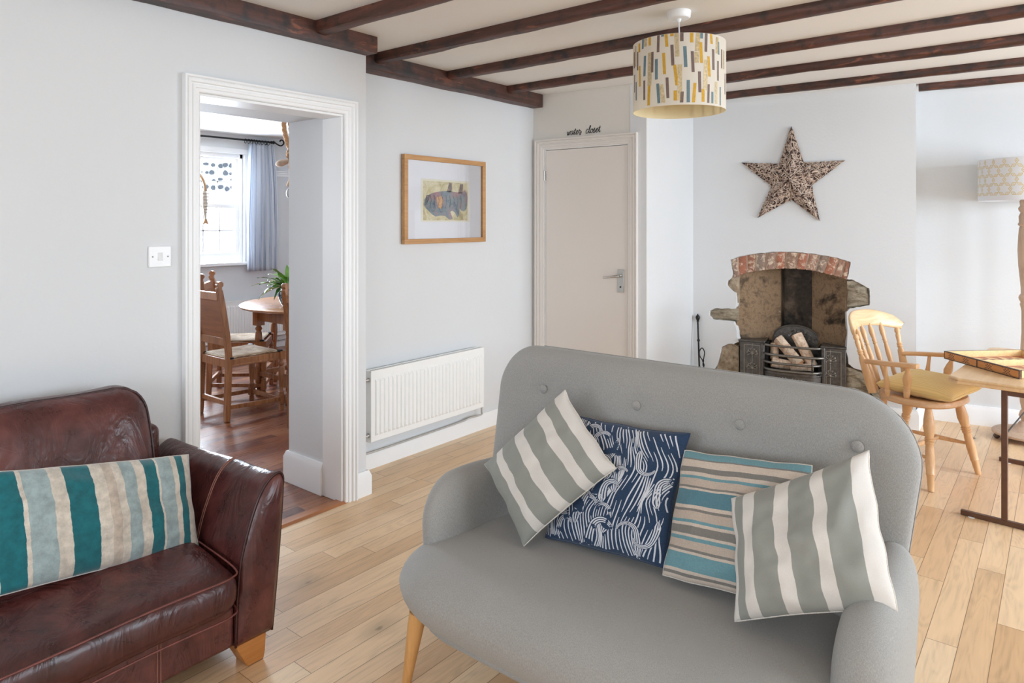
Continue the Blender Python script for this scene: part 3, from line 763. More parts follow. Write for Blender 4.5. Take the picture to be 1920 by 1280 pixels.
# ---------------------------------------------------------------- cushions
def cushion(name, label, mat, corners, thick, seed, pinch=.05, back=(0, 1, 0), n=44, seamat=None, crumple=.006, pw=.42, group=None, sag=None, ribbons=None):
    """corners TL, TR, BR, BL in world space; UV u left->right, v bottom->top"""
    TL, TR, BR, BL = [V(c) for c in corners]
    cen = (TL + TR + BR + BL) / 4
    nrm = ((TR - TL) + (BR - BL)).cross((TL - BL) + (TR - BR)).normalized()
    if nrm.dot(V(back)) > 0: nrm = -nrm
    mb = MB()
    def pos(u, v):
        s_, t_ = u * 2 - 1, v * 2 - 1
        s2 = s_ * (1 - pinch * (1 - t_ * t_) * abs(s_) ** 2); t2 = t_ * (1 - pinch * (1 - s_ * s_) * abs(t_) ** 2)
        a, b = (s2 + 1) / 2, (t2 + 1) / 2
        return (BL * (1 - a) + BR * a) * (1 - b) + (TL * (1 - a) + TR * a) * b, s_, t_
    for side in (1, -1):
        def g(i, j, side=side):
            u = .5 - .5 * math.cos(PI * i); v = .5 - .5 * math.cos(PI * j)
            p, s_, t_ = pos(u, v)
            h = thick * max(0, (1 - s_ ** 4) * (1 - t_ ** 4)) ** pw * (.62 + .38 * (1 - s_ * s_) * (1 - t_ * t_))
            env = ((1 - s_ * s_) * (1 - t_ * t_)) ** .4
            w = noise.noise(V((s_ * 2.2 + seed, t_ * 2.2, seed * 1.7))) + .6 * noise.noise(V((s_ * 5 + seed, t_ * 5, seed)))
            h += crumple * w * 2.2 * env
            # puckers at the seam
            h += crumple * .5 * math.sin(s_ * 17 + seed) * max(0, abs(t_) - .72) * 3 * env
            if sag and side > 0: h += sag(s_, t_)
            q = p + nrm * h * (1 if side > 0 else -.85)
            ed = noise.noise(V((s_ * 3 + seed * 2, t_ * 3, 4.4))) * .006
            return q + V((ed, 0, ed * .6))
        b0 = len(mb.v)
        vs = []; uvs = []
        for j in range(n + 1):
            for i in range(n + 1):
                vs.append(g(i / n, j / n)); uvs.append((.5 - .5 * math.cos(PI * i / n), .5 - .5 * math.cos(PI * j / n)))
        mb.add([v - cen for v in vs], [(j * (n + 1) + i, j * (n + 1) + i + 1, (j + 1) * (n + 1) + i + 1, (j + 1) * (n + 1) + i) for j in range(n) for i in range(n)], 0, uvs)
    def surf(u, v, lift):
        i = math.acos(max(-1, min(1, 1 - 2 * u))) / PI * n; j = math.acos(max(-1, min(1, 1 - 2 * v))) / PI * n
        i0 = min(n - 1, int(i)); j0 = min(n - 1, int(j)); fi, fj = i - i0, j - j0; W = n + 1
        q = lambda a, b: mb.v[b * W + a]
        return (q(i0, j0) * (1 - fi) + q(i0 + 1, j0) * fi) * (1 - fj) + (q(i0, j0 + 1) * (1 - fi) + q(i0 + 1, j0 + 1) * fi) * fj + nrm * lift
    if ribbons:
        for pts, wid, m_, lift in ribbons:
            vs = []
            for k, (u, v) in enumerate(pts):
                a_ = pts[max(0, k - 1)]; b_ = pts[min(len(pts) - 1, k + 1)]
                dx, dy = b_[0] - a_[0], b_[1] - a_[1]; L = math.hypot(dx, dy) or 1; w = wid[k]
                for sg in (-1, 1):
                    uu, vv = u - dy / L * w * sg, v + dx / L * w * sg
                    vs.append(surf(min(.995, max(.005, uu)), min(.995, max(.005, vv)), lift))
            mb.add(vs, [(2 * k, 2 * k + 1, 2 * k + 3, 2 * k + 2) for k in range(len(pts) - 1)], m_)
    o = mb.build(name, mat, smooth=180, recalc=False)
    if not ribbons: weld(o, .0002)
    o.location = cen
    tag(o, label, 'cushion', group)
    # seam piping
    pts = []
    K = 120
    for k in range(K):
        t = k / K * 4
        u, v = ((t, 0), (1, t - 1), (3 - t, 1), (0, 4 - t))[int(t)]
        p, s_, t_ = pos(u, v); ed = noise.noise(V((s_ * 3 + seed * 2, t_ * 3, 4.4))) * .006
        pts.append(p + V((ed, 0, ed * .6)) - cen)
    sm = MB(); sm.tube(pts, .0022, 6, closed=True)
    sm.build('seam', seamat or mat, o, smooth=180)
    return o
gC = 'scatter cushions on the grey sofa'
def strands():
    R = random.Random(42); out = []
    def dx(u, v): return .075 * noise.noise(V((u * 2.6, v * 2.4, 1.1))) * 2 + .038 * noise.noise(V((u * 6, v * 4.5, 5.1))) * 2
    N = 46
    for i in range(52):                      # non crossing background strands
        u0 = (i + .5) / 40 - .15; v = -R.uniform(0, .2)
        while v < 1:
            L = R.uniform(.22, .55); n = max(6, int(L * 40)); pts = []; wd = []
            for k in range(n):
                vv = v + L * k / (n - 1); pts.append((u0 + dx(u0, vv), vv)); wd.append(.0052 * R.uniform(.85, 1.15) * math.sin(PI * (k + .4) / n) ** .45)
            out.append((pts, wd, 1, .0006)); v += L + R.uniform(.02, .14)
    lift = .0010
    for (u0, v0, s1) in [(R.uniform(.04, .96), (q % 6) / 6 + R.uniform(-.05, .1), R.choice((-1, 1))) for q in range(24)]:
        L = R.uniform(.26, .40); W0 = R.uniform(.030, .046); p = [u0, v0]; ang = PI / 2 - s1 * R.uniform(.0, .5); n = 30; sp = []
        up = R.choice((1, 1, -1))
        for k in range(n):
            t = k / (n - 1); sp.append((p[0], p[1], ang))
            ang += s1 * (.03 if t < .45 else .16)
            p[0] += math.cos(ang) * L / n; p[1] += up * math.sin(ang) * L / n
        Wf = [W0 * (1 - .75 * (k / (n - 1))) * min(1, k / 5 + .25) for k in range(n)]
        lift += .00006
        ok = [(x, y) for x, y, a in sp]
        out.append((ok, [w * 1.15 for w in Wf], 0, lift))
        def nrm_(k):
            a_ = ok[max(0, k - 1)]; b_ = ok[min(n - 1, k + 1)]; ddx, ddy = b_[0] - a_[0], b_[1] - a_[1]; q = math.hypot(ddx, ddy) or 1
            return -ddy / q, ddx / q
        for q in range(3):
            o = (q + .5) / 3 * 2 - 1
            pts = []; wd = []
            for k in range(n):
                nx_, ny_ = nrm_(k); pts.append((ok[k][0] + nx_ * o * Wf[k], ok[k][1] + ny_ * o * Wf[k])); wd.append(max(.0006, min(.0060, Wf[k] * .20)))
            out.append((pts, wd, 1, lift + .00003))
    res = []
    for pts, wd, m_, lf in out:
        run = []
        for k, (x, y) in enumerate(pts):
            if .012 < x < .988 and .012 < y < .988: run.append(k)
            else:
                if len(run) > 2: res.append(([pts[i] for i in run], [wd[i] for i in run], m_, lf))
                run = []
        if len(run) > 2: res.append(([pts[i] for i in run], [wd[i] for i in run], m_, lf))
    return res
M['navy'] = heather('navy_cloth', lin(36, 52, 76), lin(46, 64, 90), lin(56, 76, 104)); M['strand'] = heather('white_strand_print', lin(190, 192, 200), lin(212, 214, 220), lin(226, 228, 232))
cushion('cushion', 'navy cushion with white swirling strand print in the sofa middle', [M['navy'], M['strand']],
        [(-1.297, 1.957, .765), (-.883, 1.956, .781), (-.893, 1.801, .434), (-1.305, 1.793, .405)], .058, 1.3, .035, group=gC, crumple=.003, seamat=M['navy'], ribbons=strands())
cushion('cushion', 'teal and taupe horizontally striped cushion between the navy and grey ones', M['tealstripe'],
        [(-.880, 1.916, .742), (-.523, 1.935, .772), (-.505, 1.793, .445), (-.882, 1.775, .428)], .055, 4.1, .02, group=gC, crumple=.007, seamat=M['cream'],
        sag=lambda s_, t_: 0)
cushion('cushion', 'diagonally tipped grey cushion with narrow cream stripes by left arm', M['greystripe1'],
        [(-1.547, 1.782, .592), (-1.300, 1.900, .860), (-1.055, 1.815, .678), (-1.309, 1.690, .415)], .070, 2.2, .045, group=gC, seamat=M['cream'])
cushion('cushion', 'grey cushion with broad cream stripes propped on the right arm', M['greystripe2'],
        [(-.697, 1.813, .677), (-.380, 1.899, .850), (-.290, 1.742, .552), (-.640, 1.680, .428)], .084, 6.7, .045, group=gC, crumple=.011, seamat=M['cream'])

# ================================================================ LEATHER SOFA
ls = thing('leather_sofa', 'worn burgundy leather sofa against the left wall beside the doorway', 'sofa', (-2.42, .35, 0))
LX, LY = -2.42, .35
Y0S = -.95
def leathery(p, amp=.006, sc=3.5):
    return V(p) + V((noise.noise(V(p) * sc) * amp, noise.noise(V(p) * sc + V((5, 5, 5))) * amp * .4, noise.noise(V(p) * sc + V((9, 1, 4))) * amp))
# arm cross-section (y, z)
arm = [(1.268, .085), (1.285, .25), (1.30, .42), (1.308, .54), (1.309, .575), (1.298, .592), (1.275, .590), (1.245, .568), (1.218, .525), (1.192, .46), (1.17, .39), (1.155, .32), (1.146, .20), (1.142, .085)]
def armpart(ysgn, yoff):
    mb = MB(); prof_ = spline([(y, z, 0) for y, z in arm], 3); n = len(prof_)
    xs = [-2.79 + (.76 * i / 24) for i in range(25)]
    rings = []
    for i, x in enumerate(xs):
        f = (x + 2.79) / .76
        r = []
        for q in prof_:
            y, z = q.x, q.y
            z = .085 + (z - .085) * (.93 + .07 * f)
            y = 1.225 + (y - 1.225) * (1 if x < -2.06 else 1 - .015 * (x + 2.06) / .03)
            p = leathery((x, y, z), .005 if 0 < i < 24 else .002, 6)
            r.append((p.x - LX, ysgn * (p.y) + yoff - LY, p.z))
        rings.append(r)
    # puffy front
    for k, (dx, sc_) in enumerate(((.012, .93), (.020, .7), (.022, .35))):
        cy, cz = 1.225, .33
        r = [(-2.03 + dx - LX, ysgn * (cy + (q.x - cy) * sc_) + yoff - LY, cz + (q.y - cz) * sc_) for q in prof_]
        rings.append(r)
    vs = [p for r in rings for p in r]; R = len(rings)
    fs = [(i * n + j, i * n + (j + 1) % n, (i + 1) * n + (j + 1) % n, (i + 1) * n + j) for i in range(R - 1) for j in range(n)]
    fs += [tuple(range(n)), tuple((R - 1) * n + j for j in range(n))]
    mb.add(vs, fs); a = mb.build('arm', M['leather'], ls, smooth=60)
    pm = MB(); pm.tube([(-2.028 - LX, ysgn * q.x + yoff - LY, q.y) for q in prof_], .0045, 6); pm.build('piping', M['piping'], a, smooth=180)
    st = MB()
    for xx in (-2.30, -2.31):
        st.tube([leathery((xx, q.x, .085 + (q.y - .085) * (.93 + .07 * (xx + 2.79) / .76)), .005, 6) * 1.0 + V((-LX, -LY, 0)) if ysgn > 0 else V((xx - LX, -q.x + yoff - LY, q.y)) for q in prof_[9:36]], .0022, 5)
    st.build('stitching', M['stitch'], a)
    return a
armpart(1, 0); armpart(-1, .30)
# base rail
mb = MB()
def basefn(i, j):
    pass
mb.box(-2.80 - LX, -2.035 - LX, Y0S + .1 - LY, 1.142 - LY, .085, .215)
mb.build('base', M['leather'], ls, bevel=.012, seg=3)
for yy in (.905, .915, .18, .19):
    mb = MB(); mb.tube([(-2.0345 - LX, yy - LY, .09), (-2.0345 - LX, yy - LY, .205)], .0012, 5); mb.build('base_stitching', M['stitch'], ls)
# back frame
mb = MB(); mb.box(-2.83 - LX, -2.66 - LX, Y0S + .05 - LY, 1.20 - LY, .085, .66); mb.build('back_frame', M['leather'], ls, bevel=.03, seg=4)
# seat cushions (two), welted
for (ya, yb) in ((.10, 1.140), (Y0S + .13, .095)):
    mb = MB(); cy = (ya + yb) / 2; hh = (yb - ya) / 2
    def sf(a, b, c):
        x = -2.315 + a; z = .278 + c
        r = leathery((x, cy + b, z), .007, 5)
        f = max(0, (a + .1) / .42)
        return (r.x - LX, r.y - LY, r.z + (.035 * (1 - f * f) if c > 0 else 0))
    slab(mb, .335, hh, .068, (.05, .03, .03, .05), sf, 34, 14, 2.6)
    s = weld(mb.build('seat_cushion', M['leather'], ls, smooth=180))
    for zz, nm in ((.336, 'top'), (.218, 'bottom')):
        pm = MB(); e = -2.315 + .335 - .006
        pts = [(-2.5, ya + .006, zz + .03)] + [(-2.15, ya + .003, zz + .012), (e - .03, ya + .006, zz), (e + .004, ya + .035, zz)] + [(e + .009, y, zz + .004 * math.sin(y * 9)) for y in [ya + .08 + (yb - ya - .16) * k / 12 for k in range(13)]] + [(e + .004, yb - .035, zz), (e - .03, yb - .004, zz), (-2.15, yb - .001, zz + .012), (-2.5, yb - .004, zz + .03)]
        pm.tube([(p[0] - LX, p[1] - LY, p[2]) for p in spline(pts, 4)], .0030, 6); pm.build('piping', plain('worn_piping', lin(112, 60, 54), .4, 0, .25), s, smooth=180)
# back cushions
for (ya, yb) in ((.09, 1.125), (Y0S + .12, .085)):
    mb = MB(); cy = (ya + yb) / 2; hh = (yb - ya) / 2
    def bf(a, b, c):
        z = .575 + b; x = -2.485 - (z - .33) * .37 + c
        y = cy + a
        wr = 0
        if a > .25: wr = .010 * math.sin((a * 24 + b * 16)) * min(1, (a - .25) * 5) * max(0, 1 - abs(b) / .26)
        r = leathery((x, y, z), .014, 4.2)
        return (r.x + (wr if c > 0 else 0) - LX, r.y - LY, r.z)
    slab(mb, hh, .262, .088, (.10, .09, .06, .06), bf, 46, 7, 2.3)
    s = weld(mb.build('back_cushion', M['leather'], ls, smooth=180))
    pm = MB(); pts = []
    for k in range(120):
        t = k / 120 * 2 * PI; s_, t_ = math.cos(t), math.sin(t); r = max(abs(s_), abs(t_)); s_ /= r; t_ /= r
        a, b = square_round(s_, t_, hh - .004, .258, (.095, .085, .06, .06))
        pts.append(bf(a, b, .030))
    pm.tube(pts, .0045, 6, closed=True); pm.build('piping', M['piping'], s, smooth=180)
# block legs
for (yc, sg) in ((1.20, 1), (Y0S + .05, -1)):
    for xf in (-2.035, -2.70):
        mb = MB(); poly = [(.052, .088), (.048, .022), (.042, .0), (-.012, .0), (-.058, .088)]
        mb.prism(poly, lambda a, b, d: (xf - LX + d, yc + sg * a - LY, b), 0, -.075)
        mb.build('leg', M['legbrown'], ls, bevel=.003)
cushion('cushion', 'long velvet cushion with teal, grey and cream stripes on the leather sofa', M['velvet'],
        [(-2.40, .575, .708), (-2.362, 1.155, .617), (-2.25, 1.135, .342), (-2.262, .575, .405)], .062, 8.2, .02, back=(-1, 0, 0), crumple=.006, seamat=M['cream'])

# ================================================================ WALL THINGS
# light switch
t = thing('light_switch', 'single white light switch on the wall left of the doorway', 'switch', (-2.85, 1.276, 1.2825))
mb = MB(); mb.box(0, .009, -.0445, .0445, -.043, .043); mb.build('face_plate', M['plastic'], t, bevel=.006, seg=3)
mb = MB(); mb.add([(.009, -.010, -.016), (.009, .010, -.016), (.009, .010, .016), (.009, -.010, .016), (.0125, -.0095, -.015), (.0125, .0095, -.015), (.0095, .0095, .015), (.0095, -.0095, .015)],
    [(0, 1, 5, 4), (1, 2, 6, 5), (2, 3, 7, 6), (3, 0, 4, 7), (4, 5, 6, 7)]); mb.build('rocker', M['cord'], t)
for y in (-.030, .030):
    mb = MB(); mb.lathe([(.0032, 0), (.0032, .0006), (.002, .0008)], (.009, y, 0), 12, axis=(1, 0, 0)); mb.build('screw', plain('screw_grey', lin(140, 140, 142), .5), t)

# framed fish print
t = thing('framed_picture', 'oak framed fish print with wide white mount above the radiator', 'picture', (-3.13, 3.199, 1.5615))
hw, hh, fw = .373, .273, .030
mb = MB()
for a, b, c, d in ((-hw, hw, hh - fw, hh), (-hw, hw, -hh, -hh + fw), (-hw, -hw + fw, -hh + fw, hh - fw), (hw - fw, hw, -hh + fw, hh - fw)):
    mb.box(.004, .034, a, b, c, d)
mb.build('frame', M['frameoak'], t, bevel=.0015)
mb = MB(); mb.box(.004, .016, -hw + fw - .004, hw - fw + .004, -hh + fw - .004, hh - fw + .004); mb.build('mount', M['paper'], t)
mb = MB(); cpy, cpz = .002, .003; pw_, ph_ = .222, .134
mb.box(.016, .0168, cpy - pw_, cpy + pw_, cpz - ph_ - .006, cpz + ph_ - .004); mb.build('print_border', plain('cream_print_border', lin(232, 226, 206), .8, 0, .02), t)
def printmat():
    q = NT('aged_print_paper'); co = q.co(); a = q.noise(co, 14, 5, .65, .5)
    q.set(q.ramp(a, [(.3, lin(150, 128, 78)), (.48, lin(206, 192, 148)), (.62, lin(226, 216, 184)), (.75, lin(190, 170, 120))]), .75); return q.mat
pr = MB(); pr.box(.0168, .0174, -.203, .206, -.128, .120); pp = pr.build('print', printmat(), t)
def fishmat():
    q = NT('painted_fish'); co = q.co(); a = q.noise(co, 16, 5, .7, .8); b = q.noise(co, 46, 4, .7, 1.0); c = q.noise(co, 7, 2)
    f = q.m('ADD', q.m('MULTIPLY', a, .6), q.m('MULTIPLY', b, .4))
    col = q.ramp(f, [(.3, lin(48, 44, 56)), (.42, lin(96, 104, 120)), (.5, lin(122, 142, 148)), (.58, lin(150, 118, 122)), (.7, lin(196, 168, 150))])
    col = q.mix(q.ramp(c, [(.55, 0.0), (.66, .5)]), col, lin(186, 122, 124)); q.set(col, .7); return q.mat
fm_ = fishmat()
fish = [(-.20, -.018), (-.192, .008), (-.17, .03), (-.13, .046), (-.08, .056), (-.03, .062), (.03, .066), (.075, .060), (.12, .058), (.15, .062), (.175, .078), (.192, .058), (.205, .03), (.20, -.01), (.19, -.05), (.165, -.066), (.14, -.06), (.125, -.045),
        (.12, -.09), (.105, -.108), (.08, -.075), (.055, -.062), (.035, -.07), (.06, -.115), (.03, -.122), (-.01, -.098), (-.05, -.094), (-.10, -.102), (-.14, -.082), (-.175, -.055), (-.196, -.038)]
fins = [[(.005, .06), (.018, .10), (.028, .126), (.05, .112), (.052, .085), (.045, .06)], [(.11, .055), (.125, .09), (.13, .118), (.158, .12), (.158, .09), (.15, .06)]]
SLICE = [[(-.09, .018), (-.045, .028), (-.03, -.01), (-.05, -.055), (-.075, -.045)]]
mb = MB(); mb.prism(fish, lambda a, b, d: (d, a + .003, b - .002), .0174, .0178); mb.build('fish', fm_, pp)
for f_ in fins:
  mb = MB(); mb.prism(f_, lambda a, b, d: (d, a + .003, b - .006), .0174, .0178)
  mb.build('fin', plain('fish_fin_ink', lin(136, 118, 112), .8, 0, .4, 90), pp)
mb = MB()
for f_ in SLICE: mb.prism(f_, lambda a, b, d: (d, a + .003, b), .0178, .0181)
mb.build('gill_fin', plain('fish_gill_orange', lin(204, 158, 112), .8, 0, .3, 120), pp)
mb = MB()
for k in range(5): mb.tube([(.0181, .003 + p.x, p.y - .002) for p in spline([(-.195 + .004 * k, -.03 + .01 * k), (-.178, -.02 + .012 * k), (-.165 + .005 * k, .0 + .008 * k)], 4)], .0016, 5)
for f_ in fins:
    for k in range(4):
        mb.tube([(.0181, .003 + f_[0][0] + (f_[-1][0] - f_[0][0]) * k / 3, f_[0][1] - .006), (.0181, .003 + f_[2][0] + (f_[3][0] - f_[2][0]) * k / 3, f_[2][1] - .01)], .0008, 4)
for k in range(9):
    x_ = -.15 + .035 * k; mb.tube([(.0181, .003 + x_ + q.x, q.y) for q in spline([(0, .035), (.012, .0), (0, -.05)], 4)], .0012, 4)
mb.build('ink_line', plain('dark_ink', lin(46, 42, 46), .8), pp)
mb = MB(); mb.box(.024, .0255, -hw + fw - .003, hw - fw + .003, -hh + fw - .003, hh - fw + .003); mb.build('glazing', clear_glass('picture_glass', .05), t)

# radiators
def radiator(name, label, loc, rz, Wd, z0, z1, dep=.055, gap=.035):
    t = thing(name, label, 'radiator', loc, rz)
    # local x along wall, y out of the wall (negative = room) -> use y from -gap outwards
    mb = MB(); yb, yf = -gap, -gap - dep
    h0, h1 = z0 + .035, z1 - .05
    prof_x = []
    nr = int(round(Wd / .0335)); e = .022; pitch = (Wd - 2 * e) / nr
    xs = [(0, 0), (e * .9, 0)]
    for k in range(nr):
        c = e + pitch * (k + .5)
        xs += [(c - pitch * .36, 0), (c - pitch * .24, .0085), (c + pitch * .24, .0085), (c + pitch * .36, 0)]
    xs += [(Wd - e * .9, 0), (Wd, 0)]
    rows = [(z0, 0), (z0 + .004, 1e-6), (h0, 0), (h0 + .012, 1), (h1 - .012, 1), (h1, 0), (z1 - .004, 0), (z1, 0)]
    vs = [(x, yf + .008 - d * m_ + (.008 if k in (0, 7) else 0), z) for k, (z, m_) in enumerate(rows) for x, d in xs]
    W = len(xs); fs = [(j * W + i, j * W + i + 1, (j + 1) * W + i + 1, (j + 1) * W + i) for j in range(len(rows) - 1) for i in range(W - 1)]
    mb.add(vs, fs); mb.build('front_panel', M['radw'], t, smooth=30)
    mb = MB(); mb.box(0.001, Wd - .001, yb, yb - .008, z0 + .01, z1 - .012); mb.build('rear_panel', M['radw'], t)
    for xa, xb in ((-.004, .001), (Wd - .001, Wd + .004)):
        mb = MB(); mb.box(xa, xb, yb, yf + .006, z0, z1); mb.build('side_cover', M['radw'], t, bevel=.0015)
    mb = MB(); mb.box(-.004, Wd + .004, yf + .006, yf + .014, z1 - .006, z1 + .001); mb.box(-.004, Wd + .004, yb - .006, yb + .002, z1 - .006, z1 + .001)
    for k in range(int(Wd / .018)): x = .006 + k * .018; mb.box(x, x + .008, yb - .006, yf + .014, z1 - .004, z1 - .001)
    mb.build('top_grille', M['radw'], t)
    for x, zz in ((-.004, z1 - .05), (-.004, z0 + .04)):
        mb = MB(); mb.lathe([(.013, 0), (.013, .014), (.009, .016), (.009, .028), (.012, .03), (.012, .036)], (x, yb - dep * .5, zz), 14, axis=(-1, 0, 0)); mb.build('valve', M['chrome'], t, smooth=35)
    for kx in (.08, Wd - .08):
        mb = MB(); mb.box(kx, kx + .03, 0, yb, z0 + .05, z1 - .06); mb.build('bracket', M['radw'], t)
    mb = MB(); mb.tube(spline([(Wd + .012, yb - .02, z0 + .01), (Wd + .012, yb - .02, z0 - .035), (Wd + .01, yb - .018, z0 - .055), (Wd - .1, yb - .005, z0 - .058), (Wd - .2, -.028, z0 - .07), (.1, -.028, z0 - .075), (-.2, -.028, z0 - .07)], 5), .0062, 8)
    mb.build('pipe', plain('grey_painted_pipe', lin(190, 188, 184), .35, .3, .05), t, smooth=60)
    return t
radiator('radiator', 'white panel radiator on the wall beneath the framed fish print', (-3.13, 2.531, 0), PI / 2, .962, .176, .580)
radiator('radiator', 'white ribbed radiator seen behind the dining chairs and table', (XD, 3.0, 0), PI / 2, 1.55, .14, .575)

# ================================================================ PENDANT LAMP
pl = thing('pendant_lamp', 'drum pendant lamp with mustard, blue and brown dashes on cream shade', 'lamp', (-1.362, 2.906, CEIL))
mb = MB(); mb.lathe([(.0, 0), (.054, 0), (.054, -.004), (.052, -.026), (.046, -.032), (.012, -.034), (.008, -.046), (.003, -.05), (0, -.05)], (0, 0, 0), 32, caps=False)
mb.build('ceiling_rose', M['plastic'], pl, smooth=40)
mb = MB(); mb.tube([(0, 0, -.045), (.002, 0, -.1), (0, 0, -.19)], .0036, 8); mb.build('cable', M['cord'], pl, smooth=180)
ZT, ZB, RS = -.150, -.455, .2045
def glowmat(name, col, tr=.35, rough=.8):
    t = NT(name); t.set(col, rough, spec=.15)
    tb = t.n('BsdfTranslucent'); t.put(tb.inputs[0], col); mx = t.n('MixShader'); mx.inputs[0].default_value = tr
    out = t.t.nodes['Material Output']; t.l(t.b.outputs[0], mx.inputs[1]); t.l(tb.outputs[0], mx.inputs[2]); t.l(mx.outputs[0], out.inputs[0])
    return t.mat
shade_m = [glowmat('cream_shade_cloth', lin(232, 226, 216), .3), plain('mustard_print', lin(200, 152, 32), .6, 0, .12, 90), plain('slate_blue_print', lin(98, 122, 130), .6, 0, .1, 90),
           plain('brown_print', lin(112, 92, 84), .6, 0, .12, 90), plain('gold_leaf_print', lin(196, 176, 138), .35, .3, .25, 120), glowmat('glow_tint_lining', lin(250, 238, 204), .45)]  # last slot: glow inside the drum put into the lining's yellow
# view angle: camera is toward (-loc)
vx, vy = 1.362, -2.906; phi0 = math.atan2(vy, vx)
mb = MB(); seg = 96
mb.lathe([(RS, ZB), (RS, ZT)], (0, 0, 0), seg, 0, caps=False); mb.lathe([(RS, ZT), (RS - .0025, ZT), (RS - .0025, ZB), (RS, ZB)], (0, 0, 0), seg, 5, caps=False)
# dashes measured as (x from -1..1 across the visible drum, v0 top..1 bottom, v1, width, colour, tilt)
D = [(-.955, .12, .36, .03, 3, 0), (-.92, .05, .35, .035, 4, 0), (-.87, .15, .42, .03, 3, .0), (-.83, .04, .17, .04, 1, .0), (-.82, .37, .67, .035, 1, .01), (-.75, .0, .14, .04, 2, -.01), (-.69, .0, .12, .06, 4, .0), (-.60, .0, .12, .05, 1, 0),
     (-.945, .46, .72, .02, 3, 0), (-.905, .58, .85, .025, 2, 0), (-.71, .25, .54, .05, 2, -.02), (-.60, .22, .69, .085, 4, -.02), (-.545, .22, .51, .05, 3, -.01), (-.42, .0, .24, .055, 3, -.01), (-.72, .60, .88, .04, 3, 0), (-.62, .69, .97, .055, 1, -.02),
     (-.46, .33, .62, .06, 2, .0), (-.33, .0, .03, .06, 2, 0), (-.25, .0, .18, .06, 1, .02), (-.30, .26, .56, .06, 1, .02), (-.42, .68, .96, .06, 2, .03), (-.34, .70, .96, .09, 4, .05), (-.23, .61, .90, .06, 3, .02), (-.14, .0, .04, .07, 1, 0), (-.04, .0, .33, .09, 4, .02), (-.13, .16, .45, .065, 3, .02),
     (.06, .0, .12, .07, 3, 0), (-.06, .44, .73, .065, 1, .05), (.02, .44, .94, .09, 4, .0), (-.07, .80, .94, .07, 1, 0), (.13, .19, .48, .07, 2, .02), (.06, .82, .97, .07, 3, -.01), (.19, .66, .97, .065, 2, 0), (.26, .0, .14, .065, 1, .0), (.38, .0, .26, .09, 4, -.03), (.28, .26, .55, .06, 3, .02),
     (.31, .70, .97, .06, 1, -.03), (.46, .0, .08, .055, 2, 0), (.45, .13, .42, .06, 1, .02), (.36, .27, .42, .09, 4, 0), (.42, .54, .83, .06, 3, .01), (.55, .0, .26, .055, 3, -.01), (.66, .0, .14, .05, 1, .02), (.54, .37, .80, .08, 4, -.03), (.61, .32, .60, .05, 1, .03), (.49, .78, .96, .06, 1, .0),
     (.70, .21, .50, .05, 3, .01), (.60, .71, .97, .045, 3, -.01), (.78, .03, .26, .06, 4, -.01), (.81, .09, .27, .035, 2, .01), (.68, .81, .97, .045, 2, 0), (.76, .66, .97, .05, 4, .0), (.80, .36, .64, .035, 3, 0), (.88, .18, .45, .025, 3, 0), (.93, .18, .45, .03, 4, .0), (.85, .72, .98, .025, 2, 0), (.96, .5, .8, .02, 3, 0)]
def dash(ang, v0, v1, wa, col, tilt):
    H_ = ZB - ZT; n = 3
    vs = []
    for i in range(n + 1):
        for j in (0, 1):
            a = ang + wa * (i / n - .5) + tilt * (.5 - j)
            z = ZT + H_ * (v0 if j == 0 else v1)
            vs.append(((RS + .0004) * math.cos(a), (RS + .0004) * math.sin(a), z))
    mb.add(vs, [(2 * i, 2 * i + 1, 2 * i + 3, 2 * i + 2) for i in range(n)], col)
for x, v0, v1, w, col, tl in D:
    x = max(-.985, min(.985, x)); a = math.asin(x); wa = min(.12, w / max(.35, math.cos(a)))
    dash(phi0 + a, max(.003, v0), min(.995, v1), wa, col, -tl)
random.seed(12)
for k in range(70):
    a = phi0 + PI / 2 + .1 + (PI - .2) * ((k * 7) % 70) / 70; v0 = random.uniform(-.15, .9)
    dash(a, max(.003, v0), min(.995, v0 + .28), .06, random.choice((1, 2, 3, 4)), random.uniform(-.04, .04))
mb.build('shade', shade_m, pl, smooth=30, recalc=False)
mb = MB(); mb.lathe([(RS - .004, 0), (RS - .004, .003), (RS - .007, .003), (RS - .007, 0)], (0, 0, ZT - .004), 48, caps=False)
for k in range(3): a = k * 2 * PI / 3; mb.tube([(.02 * math.cos(a), .02 * math.sin(a), ZT - .03), ((RS - .005) * math.cos(a), (RS - .005) * math.sin(a), ZT - .003)], .0015, 5)
mb.build('shade_ring', M['cord'], pl)
mb = MB(); mb.lathe([(.0, -.185), (.017, -.185), (.019, -.20), (.019, -.235), (.014, -.24), (0, -.24)], (0, 0, 0), 18, caps=False); mb.build('bulb_holder', M['plastic'], pl, smooth=40)
mb = MB(); mb.sphere((0, 0, -.285), .03, 18, sc=(1, 1, 1.25)); mb.build('bulb', plain('opal_bulb', lin(240, 238, 230), .2), pl, smooth=180)
